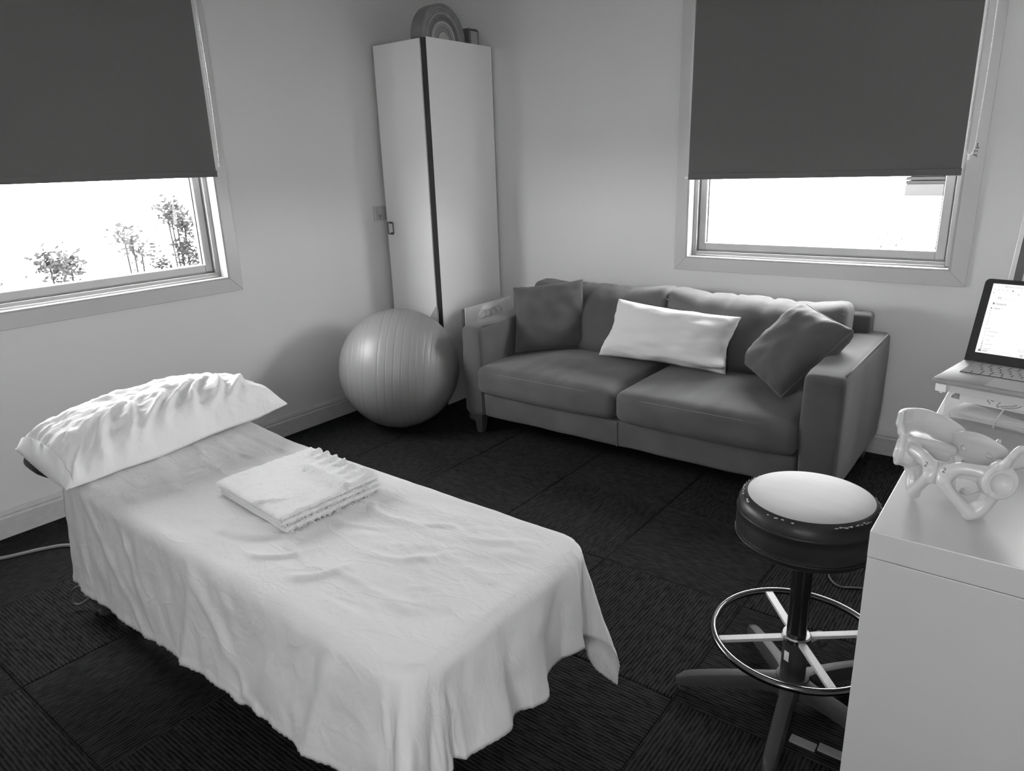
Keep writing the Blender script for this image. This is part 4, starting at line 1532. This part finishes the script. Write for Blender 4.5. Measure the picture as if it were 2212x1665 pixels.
obj('tube_body', xf(bm_lathe([(0, 0), (.011, 0), (.012, .003), (.012, .07), (.008, .074), (0, .074)], (0, 0, 0), 16), mtx @ Matrix.Translation((.262, .045, .058)) @ Matrix.Rotation(radians(80), 4, 'Y')), M['clip'], t2, smooth=True, angle=40)
obj('cap', xf(bm_lathe([(0, 0), (.008, 0), (.008, .016), (0, .016)], (0, 0, 0), 14), mtx @ Matrix.Translation((.2615, .045, .058)) @ Matrix.Rotation(radians(-100), 4, 'Y')), M['clip'], t2, smooth=True, angle=40)
t2 = thing('dark_pouch', BO + Vector((.31, .1, .06)), 'dark pouch at the right inside the clear box', 'pouch')
obj('pouch_body', xf(bm_soft((0.325, 0.12, 0.066), (0.10, 0.12, 0.030), 0.012, (6, 6, 3), lambda v, n: v + n * .003 * nz(v.x * 60, v.y * 60, v.z * 60)), mtx), M['rim'], t2, smooth=True)
obj('zip', xf(bm_tube([(.276, .07, .068), (.276, .17, .068)], .002, 6), mtx), M['steel'], t2)

# ------------------------------------------------------------------ laptop
LZ = DZ + H_ + 0.0125 + 0.0005
LO = Vector((3.5605, -2.118, 0)); LO.z = LZ
LW, LD, LH, LT = 0.352, 0.233, 0.222, 0.013
lm = Matrix.Translation(LO) @ rotz(radians(-11.0))
t = thing('laptop', LO + Vector((.17, .1, 0)), 'open silver laptop with a lit mail page on top of the clear box', 'laptop')
b = bm_box(0, LW, 0, LD, 0, LT, 0.004)
base = obj('base_shell', xf(b, lm), M['silver'], t, smooth=True, angle=40)
kx0, kx1, ky0, ky1 = 0.030, LW - 0.030, 0.098, 0.212
well = obj('keyboard_well', xf(bm_box(kx0, kx1, ky0, ky1, LT - .0002, LT + .0006), lm), M['keyboard'], t)
rows, cols = 6, 14
rh = (ky1 - ky0) / rows
keym = {}
for r in range(rows):
    y0 = ky0 + r * rh
    widths = {0: [1.1, 1, 1, 1.2, 5.1, 1, 1, 1, 1, .6], 1: [2.1] + [1] * 10 + [1.9], 2: [1.7] + [1] * 11 + [1.3], 3: [1.4] + [1] * 12 + [.6], 4: [1] * 13 + [1], 5: [1] * 14}[r]
    tot = sum(widths)
    x = kx0 + .001
    for wk in widths:
        w_ = (kx1 - kx0 - .002) * wk / tot
        kk = (round(w_, 4), r == 5)
        if kk in keym:
            o = keym[kk].copy(); COL.objects.link(o); o.parent = t
        else:
            b = bm_box(0.0012, w_ - .0012, 0.0012, rh - .0012 - (.004 if r == 5 else 0), 0, .0018, .0006, 1)
            bmesh.ops.transform(b, matrix=rotz(radians(-11.0)), verts=b.verts)
            bmesh.ops.translate(b, verts=b.verts, vec=org(t))
            o = obj('key', b, M['key'], t)
            keym[kk] = o
        o.location = lm @ Vector((x, y0, LT + .0006)) - org(t)
        x += w_
obj('trackpad', xf(bm_box(LW / 2 - .065, LW / 2 + .065, 0.008, 0.090, LT - .0003, LT + .0004, .0003, 1), lm), M['silver'], t)
# screen: local x right, y up the panel, z towards the viewer
SA = radians(20.7)
sm = lm @ Matrix.Translation((0, LD - .004, LT)) @ Matrix.Rotation(pi / 2 - SA, 4, 'X')
b = bmesh.new()
rc = 0.012
pts = [(0, 0), (LW, 0)]
for k in range(7):
    a = pi / 2 * k / 6
    pts.append((LW - rc + rc * cos(a), LH - rc + rc * sin(a)))
for k in range(7):
    a = pi / 2 + pi / 2 * k / 6
    pts.append((rc + rc * cos(a), LH - rc + rc * sin(a)))
lid = obj('lid_shell', xf(bm_prism(pts, -.006, -.002, 'xy'), sm), M['silver'], t)
bz = obj('bezel', xf(bm_prism(pts, -.0019, 0, 'xy'), sm), M['bezel'], t)
mx, my0, my1 = 0.020, 0.024, 0.012
sx0, sx1, sy0, sy1 = mx, LW - mx, my0, LH - my1
scn = obj('display', xf(bm_box(sx0, sx1, sy0, sy1, 0.0001, 0.0006), sm), M['screen'], t)
def SR(x, y):           # x, y from top left of the display
    return (sx0 + x, sy1 - y)
grey, mid, dark = bmesh.new(), bmesh.new(), bmesh.new()
def bar(bm, x, y, w, h, lift=0.0008):
    X, Y = SR(x, y)
    q = bm_box(X, X + w, Y - h, Y, 0.0006, lift)
    join(bm, q)
def txt(bm, s, x, y, size):
    X, Y = SR(x, y)
    join(bm, bm_text(s, size, Matrix.Translation((X, Y - size * .75, 0.00095)) @ Matrix.Scale(1, 4)))
SWD = sx1 - sx0
bar(grey, 0.026, .002, .085, .008); bar(grey, .118, .002, SWD - .12, .008)
bar(grey, 0.0, .028, .0005, .0005)
txt(mid, 'Inbox - Gmail', .034, .0035, .006); bar(mid, .028, .0035, .005, .005); bar(mid, .098, .0045, .004, .004)
for x in (.004, .014, .024, .034): bar(mid, x, .0145, .003, .003)
bar(dark, .046, .0145, .003, .0035); bar(grey, .052, .0140, .12, .0045)
for x, w_ in ((.004, .004), (.016, .034), (.060, .004), (.066, .026), (.098, .004), (.104, .02), (.13, .03)):
    bar(mid if w_ < .01 else grey, x, .0225, w_, .0038)
for k in range(3): bar(mid, .008, .0355 + k * .002, .006, .0007)
txt(dark, 'M', .0185, .0335, .0105); txt(mid, 'Gmail', .031, .0345, .0095)
bar(grey, .074, .034, .15, .009); txt(mid, 'Search mail', .086, .036, .006)
bar(grey, .007, .0475, .034, .0105, .0007); txt(dark, 'Compose', .018, .0505, .0062); bar(dark, .0105, .0505, .004, .0045)
bar(grey, .004, .0625, .058, .0062, .0007)
for k, s in enumerate(('Inbox', 'Starred', 'Snoozed', 'Sent', 'Drafts', 'Purchases', 'More')):
    y = .063 + k * .0072
    bar(dark if k == 0 else mid, .0085, y + .001, .0028, .0034); txt(dark if k == 0 else mid, s, .0165, y, .0056)
txt(dark, 'Labels', .006, .118, .0056)
random.seed(6)
for k in range(10):
    y = .126 + k * .0057
    bar(dark if k > 4 else mid, .0095, y + .0006, .0024, .0028)
    bar(grey if k % 2 else mid, .0165, y + .0008, random.uniform(.010, .028), .0018)
X, Y = SR(.092, .074)
q = bm_lathe([(0, 0.0006), (.0055, 0.0006), (.0055, .0009), (0, .0009)], (X, Y, 0), 20)
join(dark, q)
for x in (.082, .096, .110, .124, .14): bar(mid, x, .052, .003, .003)
bar(mid, .100, .063, .07, .0030)
bar(mid, .104, .0715, .045, .0022); bar(grey, .104, .077, .03, .002)
y = .088
for k, (x, w_) in enumerate(((.098, .09), (.098, .07), (.096, .15), (.096, .16), (.096, .11), (.094, .17), (.094, .16), (.094, .03), (.106, .12), (.106, .13), (.106, .14), (.106, .03), (.106, .15), (.106, .13), (.104, .12), (.092, .02), (.092, .15), (.092, .16), (.10, .14), (.10, .12))):
    bar(mid if k % 3 else grey, x, y, w_, .0014)
    y += .0042 if k % 5 else .0066
bar(grey, 0, .1745, SWD, .0115, .0007); bar(dark, .006, .177, .006, .005); bar(mid, .015, .1775, .012, .004)
for x in (.10, .112, .126, .14, .155, .17): bar(mid, x, .178, .006, .005)
obj('screen_panel', xf(grey, sm), M['screen_grey'], scn)
obj('screen_text', xf(mid, sm), M['screen_mid'], scn)
obj('screen_icon', xf(dark, sm), M['screen_dark'], scn)
join_w = bm_text('M', .007, sm @ Matrix.Translation((X - .003, Y - .0026, .00095)))
obj('avatar_letter', join_w, M['screen'], scn)
obj('hinge', xf(bm_tube([(.03, LD - .003, LT + .0005), (LW - .03, LD - .003, LT + .0005)], .004, 10), lm), M['bezel'], t, smooth=True, angle=40)

# ------------------------------------------------------------------ pelvis model
PS, PT = 0.875, 0.5862
PP = Vector((3.6584, -2.6462, DZ))
PSI = 0.3924
def pel(X, Y, Z):
    X, Y, Z = X * PS, Y * PS, Z * PS
    Y, Z = Y * cos(PT) - Z * sin(PT), Y * sin(PT) + Z * cos(PT)
    f = Vector((-sin(PSI), -cos(PSI), 0)); x = Vector((cos(PSI), -sin(PSI), 0))
    return PP + x * X + f * Y + Vector((0, 0, Z))
t = thing('pelvis_model', (PP.x, PP.y, DZ), 'ivory plastic anatomical pelvis standing on the white unit', 'anatomical model')
def ball_(b, p, r, sq=(1, 1, 1)):
    q = bmesh.new()
    bmesh.ops.create_icosphere(q, subdivisions=2, radius=1)
    for v in q.verts:
        c = v.co
        v.co = pel(p[0] + c.x * r * sq[0], p[1] + c.y * r * sq[1], p[2] + c.z * r * sq[2])
    join(b, q)
def limb(b, P, R, n=10, flat=None):
    P = [Vector(p) for p in P]
    S = []
    RR = []
    m_ = len(P)
    SP = spl(P, 6)
    for i in range(len(SP)):
        k = i / (len(SP) - 1) * (m_ - 1)
        j = min(int(k), m_ - 2)
        RR.append((R[j] + (R[j + 1] - R[j]) * (k - j)) * PS)
    bm_tube([pel(*p) for p in SP], RR, n, bm=b)
    for p, r in ((P[0], R[0]), (P[-1], R[-1])):
        ball_(b, p, r)
def remesh(o, vox=0.0022, smooth=4):
    m1 = o.modifiers.new('fuse', 'REMESH'); m1.mode = 'VOXEL'; m1.voxel_size = vox
    m2 = o.modifiers.new('soften', 'SMOOTH'); m2.factor = 0.5; m2.iterations = smooth
    apply_mods(o)
    for p in o.data.polygons: p.use_smooth = True
    if not o.data.materials: o.data.materials.append(M['bone'])
def hip(s):
    b = bmesh.new()
    # iliac wing: fan from the acetabulum and sacroiliac root up to the crest
    crest = [(.116, .072, .132), (.123, .068, .154), (.135, .050, .160), (.147, .022, .174), (.149, -.012, .190), (.137, -.046, .204), (.108, -.078, .206), (.070, -.096, .195), (.046, -.093, .164)]
    root = [(.100, .062, .110), (.096, .050, .106), (.090, .036, .108), (.082, .022, .114), (.074, .006, .122), (.064, -.014, .126), (.056, -.034, .126), (.050, -.052, .128), (.046, -.064, .130)]
    def W(i, j, off):
        k = i / 24 * (len(crest) - 1)
        q = min(int(k), len(crest) - 2); f = k - q
        c = Vector(crest[q]).lerp(Vector(crest[q + 1]), f)
        r = Vector(root[q]).lerp(Vector(root[q + 1]), f)
        m_ = j / 14
        p = r.lerp(c, m_)
        # hollow of the iliac fossa
        bow = sin(pi * m_) * sin(pi * i / 24)
        p += Vector((0.016 * bow, -0.010 * bow, -0.004 * bow))
        th = 0.0030 + 0.0030 * m_ ** 4 + 0.006 * (1 - m_) ** 3
        p += Vector((.75, -.5, -.3)).normalized() * off * th
        return pel(s * p.x, p.y, p.z)
    F = [[b.verts.new(W(i, j, 1)) for j in range(15)] for i in range(25)]
    G = [[b.verts.new(W(i, j, -1)) for j in range(15)] for i in range(25)]
    for i in range(24):
        for j in range(14):
            b.faces.new((F[i][j], F[i + 1][j], F[i + 1][j + 1], F[i][j + 1]))
            b.faces.new((G[i][j], G[i][j + 1], G[i + 1][j + 1], G[i + 1][j]))
    for i in range(24):
        for j in (0, 14):
            b.faces.new((F[i][j], F[i + 1][j], G[i + 1][j], G[i][j]))
    for j in range(14):
        for i in (0, 24):
            b.faces.new((F[i][j], F[i][j + 1], G[i][j + 1], G[i][j]))
    bmesh.ops.recalc_face_normals(b, faces=b.faces)
    X = lambda *p: (s * p[0], p[1], p[2])
    # crest lip
    limb(b, [X(*c) for c in crest], [.0075, .007, .0065, .0065, .0065, .0065, .007, .008, .009])
    # body of ilium from acetabulum to sacroiliac joint (arcuate line)
    limb(b, [X(.094, .040, .105), X(.082, .014, .118), X(.066, -.016, .128), X(.050, -.052, .134)], [.020, .014, .013, .014])
    # anterior inferior spine
    limb(b, [X(.108, .060, .118), X(.114, .068, .132)], [.010, .007])
    # acetabulum block and rim
    ball_(b, X(.092, .030, .084), .034)
    rim = []
    ctr = Vector((.106, .042, .082)); nx = Vector((.80, .55, -.22)).normalized()
    ua = nx.cross(Vector((0, 0, 1))).normalized(); va = nx.cross(ua)
    for k in range(21):
        a = 2 * pi * k / 20 * .93 + 2.0
        rim.append(X(*(ctr + (ua * cos(a) + va * sin(a)) * .0300)))
    limb(b, rim, [.0060] * 21, 8)
    # ischium down to the tuberosity
    limb(b, [X(.086, .014, .078), X(.078, -.006, .048), X(.068, -.010, .020), X(.060, -.004, .008)], [.022, .017, .017, .015])
    ball_(b, X(.062, -.006, .012), .0125)
    limb(b, [X(.070, -.014, .058), X(.060, -.026, .060)], [.009, .005])
    # ramus from tuberosity up to the pubis
    limb(b, [X(.060, .000, .010), X(.044, .022, .020), X(.026, .046, .034), X(.015, .058, .046)], [.014, .0115, .0115, .014])
    # superior pubic ramus
    limb(b, [X(.088, .040, .092), X(.064, .056, .088), X(.038, .066, .080), X(.016, .064, .064)], [.018, .0135, .0130, .015])
    # flat plates of bone round the obturator opening and along the ilium body
    def plate(P, th, hole=None):
        P = [Vector(p) for p in P]
        c = sum(P, Vector()) / len(P)
        n_ = (P[1] - P[0]).cross(P[2] - P[0]).normalized()
        q = bmesh.new()
        N = len(P)
        def V(p, o): return q.verts.new(pel(s * (p + n_ * o).x, (p + n_ * o).y, (p + n_ * o).z))
        if hole:
            hc = Vector(hole[0])
            I = [hc + (p - c) * hole[1] for p in P]
            A, B = [V(p, th) for p in P], [V(p, -th) for p in P]
            C, D = [V(p, th) for p in I], [V(p, -th) for p in I]
            for k in range(N):
                l = (k + 1) % N
                q.faces.new((A[k], A[l], C[l], C[k])); q.faces.new((B[l], B[k], D[k], D[l]))
                q.faces.new((A[l], A[k], B[k], B[l])); q.faces.new((C[k], C[l], D[l], D[k]))
        else:
            A, B = [V(p, th) for p in P], [V(p, -th) for p in P]
            q.faces.new(A); q.faces.new(B[::-1])
            for k in range(N):
                l = (k + 1) % N
                q.faces.new((A[l], A[k], B[k], B[l]))
        bmesh.ops.recalc_face_normals(q, faces=q.faces)
        join(b, q)
    plate([(.010, .066, .074), (.040, .066, .082), (.070, .052, .088), (.086, .024, .070), (.074, -.002, .035), (.060, .000, .008), (.040, .026, .022), (.012, .058, .040)], .0055, ((.051, .034, .049), .62))
    plate([(.098, .048, .108), (.074, .000, .124), (.050, -.052, .136), (.048, -.046, .108), (.066, -.018, .094), (.086, .018, .074)], .008)
    # pubic body
    limb(b, [X(.012, .063, .072), X(.011, .060, .055), X(.012, .055, .040)], [.0105, .012, .0105])
    limb(b, [X(.022, .066, .071), X(.020, .061, .056)], [.0125, .0125])
    return b
def cup(o, s):
    # hollow out the socket
    q = bmesh.new()
    bmesh.ops.create_icosphere(q, subdivisions=3, radius=.0245 * PS)
    bmesh.ops.translate(q, verts=q.verts, vec=pel(s * .119, .052, .078))
    me = bpy.data.meshes.new('cut'); q.to_mesh(me); q.free()
    c = bpy.data.objects.new('cut', me); COL.objects.link(c)
    m_ = o.modifiers.new('socket', 'BOOLEAN'); m_.operation = 'DIFFERENCE'; m_.object = c; m_.solver = 'FAST'
    # cutter lives in site space, same as o once placed
    bpy.context.view_layer.update()
    apply_mods(o)
    bpy.data.objects.remove(c)
for s in (-1, 1):
    o = obj('hip_bone', hip(s), M['bone'], t)
    bpy.context.view_layer.update()
    remesh(o)
    cup(o, s)
    for p in o.data.polygons: p.use_smooth = True
b = bmesh.new()
# sacrum: tapering curved wedge with ala, four pairs of openings, coccyx
def sac(i, j, off):
    v = i / 20                         # top to tip
    u = -1 + 2 * j / 16
    hw = 0.056 * (1 - v) ** .75 + 0.010
    if v < .12: hw *= 1 - .10 * (1 - v / .12)
    z = 0.170 - 0.118 * v
    y = -0.036 - 0.062 * v + 0.026 * v * v - 0.024 * sin(pi * v) - .012 * u * u * (1 - v)
    th = (0.014 * (1 - v) + 0.005) * (1 - .45 * u * u)
    rid = 0.0012 * cos(v * 5 * 2 * pi) * (1 - u * u)
    return pel(u * hw, y + off * th + (rid if off > 0 else 0), z + .012 * (1 - u * u) * (v < .05))
F = [[b.verts.new(sac(i, j, 1)) for j in range(17)] for i in range(21)]
G = [[b.verts.new(sac(i, j, -1)) for j in range(17)] for i in range(21)]
for i in range(20):
    for j in range(16):
        b.faces.new((F[i][j], F[i + 1][j], F[i + 1][j + 1], F[i][j + 1]))
        b.faces.new((G[i][j], G[i][j + 1], G[i + 1][j + 1], G[i + 1][j]))
for i in range(20):
    for j in (0, 16):
        b.faces.new((F[i][j], F[i + 1][j], G[i + 1][j], G[i][j]))
for j in range(16):
    for i in (0, 20):
        b.faces.new((F[i][j], F[i][j + 1], G[i][j + 1], G[i][j]))
for s in (-1, 1):
    limb(b, [(s * .030, -.052, .172), (s * .026, -.060, .188)], [.007, .005])
    limb(b, [(s * .012, -.062, .170), (s * .008, -.070, .180)], [.006, .005])
limb(b, [(-.022, -.030, .171), (0, -.026, .174), (.022, -.030, .171)], [.007, .008, .007])
limb(b, [(0, -.078, .066), (0, -.070, .060), (0, -.060, .058)], [.010, .007, .005])
o = obj('sacrum', b, M['bone'], t)
bpy.context.view_layer.update()
remesh(o, .002, 3)
# foramina as true hollows
for (v, hx) in ((.20, .027), (.42, .023), (.62, .018)):
    for s in (-1, 1):
        q = bmesh.new()
        bmesh.ops.create_icosphere(q, subdivisions=2, radius=1)
        z = 0.170 - 0.118 * v
        y = -0.036 - 0.062 * v + 0.026 * v * v - 0.024 * sin(pi * v) + (0.014 * (1 - v) + .005)
        for w_ in q.verts:
            c = w_.co
            w_.co = pel(s * hx + c.x * .0085, y + c.y * .011, z + c.z * .0055)
        me = bpy.data.meshes.new('cut'); q.to_mesh(me); q.free()
        c = bpy.data.objects.new('cut', me); COL.objects.link(c)
        m_ = o.modifiers.new('hole', 'BOOLEAN'); m_.operation = 'DIFFERENCE'; m_.object = c; m_.solver = 'FAST'
        bpy.context.view_layer.update()
        apply_mods(o)
        bpy.data.objects.remove(c)
for p in o.data.polygons: p.use_smooth = True
b = bmesh.new()
limb(b, [(0, .065, .074), (0, .060, .055), (0, .054, .040)], [.0065, .0075, .0065])
obj('pubic_disc', b, M['cart'], t, smooth=True)
for s, xx in ((-1, -.019), (1, .019)):
    o = obj('ink_number', bm_text('2', .013, frame_mtx(pel(xx - .004, .0785 + .004, .058), (pel(1, 0, 0) - pel(0, 0, 0)).normalized(), (pel(0, 0, 1) - pel(0, 0, 0)).normalized(), (pel(0, 1, 0) - pel(0, 0, 0)).normalized())), M['ink'], t)

low = min((v.co.z for c in t.children for v in c.data.vertices), default=0.0)
t.location.z -= low - 0.0004          # stand it on the unit
# ------------------------------------------------------------------ folding easel behind the unit
t = thing('folding_easel', (3.79, -0.15, 0), 'folding metal easel standing behind the laptop at the right edge', 'easel')
def bar3(p, q, w_, d_, m_, nm='leg', par=None, ox=0.0):
    p, q = Vector(p), Vector(q)
    L_ = (q - p).length
    ez = (q - p).normalized()
    ex = Vector((1, 0, 0)); ex = (ex - ez * ex.dot(ez)).normalized()
    ey = ez.cross(ex)
    b = bm_box(-w_ / 2 + ox, w_ / 2 + ox, -d_ / 2, d_ / 2, 0, L_, 0.002)
    return obj(nm, xf(b, frame_mtx(p, ex, ey, ez)), m_, par or t)
for s in (1, -1):
    cx = 3.82
    p, q = (cx - s * .280, -.22, 0.0), (cx - s * .180, -.06, 1.80)
    lg = bar3(p, q, 0.020, 0.022, M['alu'])
    bar3((p[0] + s * .0265, p[1], 0.0), (q[0] + s * .0265, q[1], 1.80), 0.032, 0.020, M['rim'], 'leg_strip', lg)
bar3((3.82, -.005, 0.0), (3.82, -.045, 1.78), 0.022, 0.018, M['alu'], 'rear_leg')
b = bm_box(3.62, 4.02, -.075, -.050, 1.80, 1.85, .004)
obj('top_bracket', b, M['rim'], t)
b = bm_box(3.575, 4.065, -.20, -.165, 0.52, 0.55, .004)
obj('ledge', b, M['alu'], t)

# ------------------------------------------------------------------ outside
g = obj('outdoor_ground', bm_box(-90, 90, -40, 90, -0.75, -0.70), M['ground'])
g['kind'] = 'structure'
def shrub(x, y, w_, h_, n, seed, label, m_, grp=None):
    random.seed(seed)
    t = thing('garden_shrub', (x, y, -0.70), label, 'shrub', grp)
    b = bmesh.new()
    clumps = [(random.uniform(-w_, w_) * .8, random.uniform(-w_, w_) * .5, h_ * (1 - .38 * random.random() ** 1.3), random.uniform(.10, .26) * w_ + .035) for k in range(11)]
    for k in range(n):
        c = random.choice(clumps)
        g_ = lambda: random.gauss(0, 1)
        p = Vector((x + c[0] + g_() * c[3] * .6, y + c[1] + g_() * c[3] * .6, -0.70 + c[2] + g_() * c[3] * .6))
        L_ = random.uniform(.014, .030)
        d = Vector((g_(), g_(), g_() * .6)).normalized(); e = d.cross(Vector((g_(), g_(), g_()))).normalized()
        v = [b.verts.new(p - d * L_), b.verts.new(p + e * L_ * .4), b.verts.new(p + d * L_), b.verts.new(p - e * L_ * .4)]
        b.faces.new(v)
    o = obj('foliage', b, m_, t)
    o['kind'] = 'stuff'
    b = bmesh.new()
    for c in clumps:
        P = spl([(x + c[0] * .1, y + c[1] * .1, -0.70), (x + c[0] * .5, y + c[1] * .4, -0.70 + c[2] * .5), (x + c[0], y + c[1], -0.70 + c[2])], 5)
        bm_tube(P, 0.006, 5, bm=b)
    obj('stems', b, M['bark'], t)['kind'] = 'stuff'
for k, (x, y, w_, h_, n, m_, lb) in enumerate((
        (-1.75, -2.62, .26, 2.10, 1500, 'leaf', 'leafy shrub outside the left window at the left picture edge'),
        (-1.62, -2.10, .22, 1.78, 1900, 'leaf', 'low bushy shrub outside the left window at its lower middle'),
        (-1.80, -1.50, .20, 1.88, 1200, 'leaf', 'thin shrub outside the left window between the bushy one and the jamb'),
        (-1.95, -1.05, .24, 2.12, 1400, 'leaf', 'taller shrub outside the left window by its right jamb'))):
    shrub(x, y, w_, h_, n, 20 + k, lb, M[m_])
for k, (x, y, w_, h_, n, lb) in enumerate(((2.0, 6.5, .8, 1.2, 420, 'faint pale shrub beyond the back window towards its left side'), (2.9, 7.2, .6, 1.5, 420, 'faint pale shrub beyond the back window towards its right side'))):
    shrub(x, y, w_, h_, n, 40 + k, lb, M['leaf2'])
# a clad shed far off, seen under the blind at the right
t = thing('garden_shed', (-1.0, 40.0, -0.70), 'distant dark clad shed at the top right of the back window view', 'shed')
sx_, sy_ = -3.55, 40.0
obj('plinth_wall', bm_box(sx_, sx_ + 5.0, sy_, sy_ + 3, -0.70, -0.10), M['clad_pale'], t)
for k in range(10):
    obj('cladding_board', bm_box(sx_, sx_ + 5.0, sy_ - .02, sy_ + 3, -0.08 + k * .2, -0.08 + k * .2 + .15), M['clad'], t)
obj('roof', bm_prism([(sx_ - .3, 1.95), (sx_ + 5.3, 1.95), (sx_ + 2.5, 3.0)], sy_ - .4, sy_ + 3.4, 'xz'), M['clad'], t)

# ------------------------------------------------------------------ site units to metres
done = set()
for o in list(SC.objects):
    if o.type in {'CAMERA', 'LIGHT'}:
        continue
    o.location = o.location * K
    if o.type == 'MESH' and o.data.name not in done:
        done.add(o.data.name)
        o.data.transform(Matrix.Scale(K, 4))
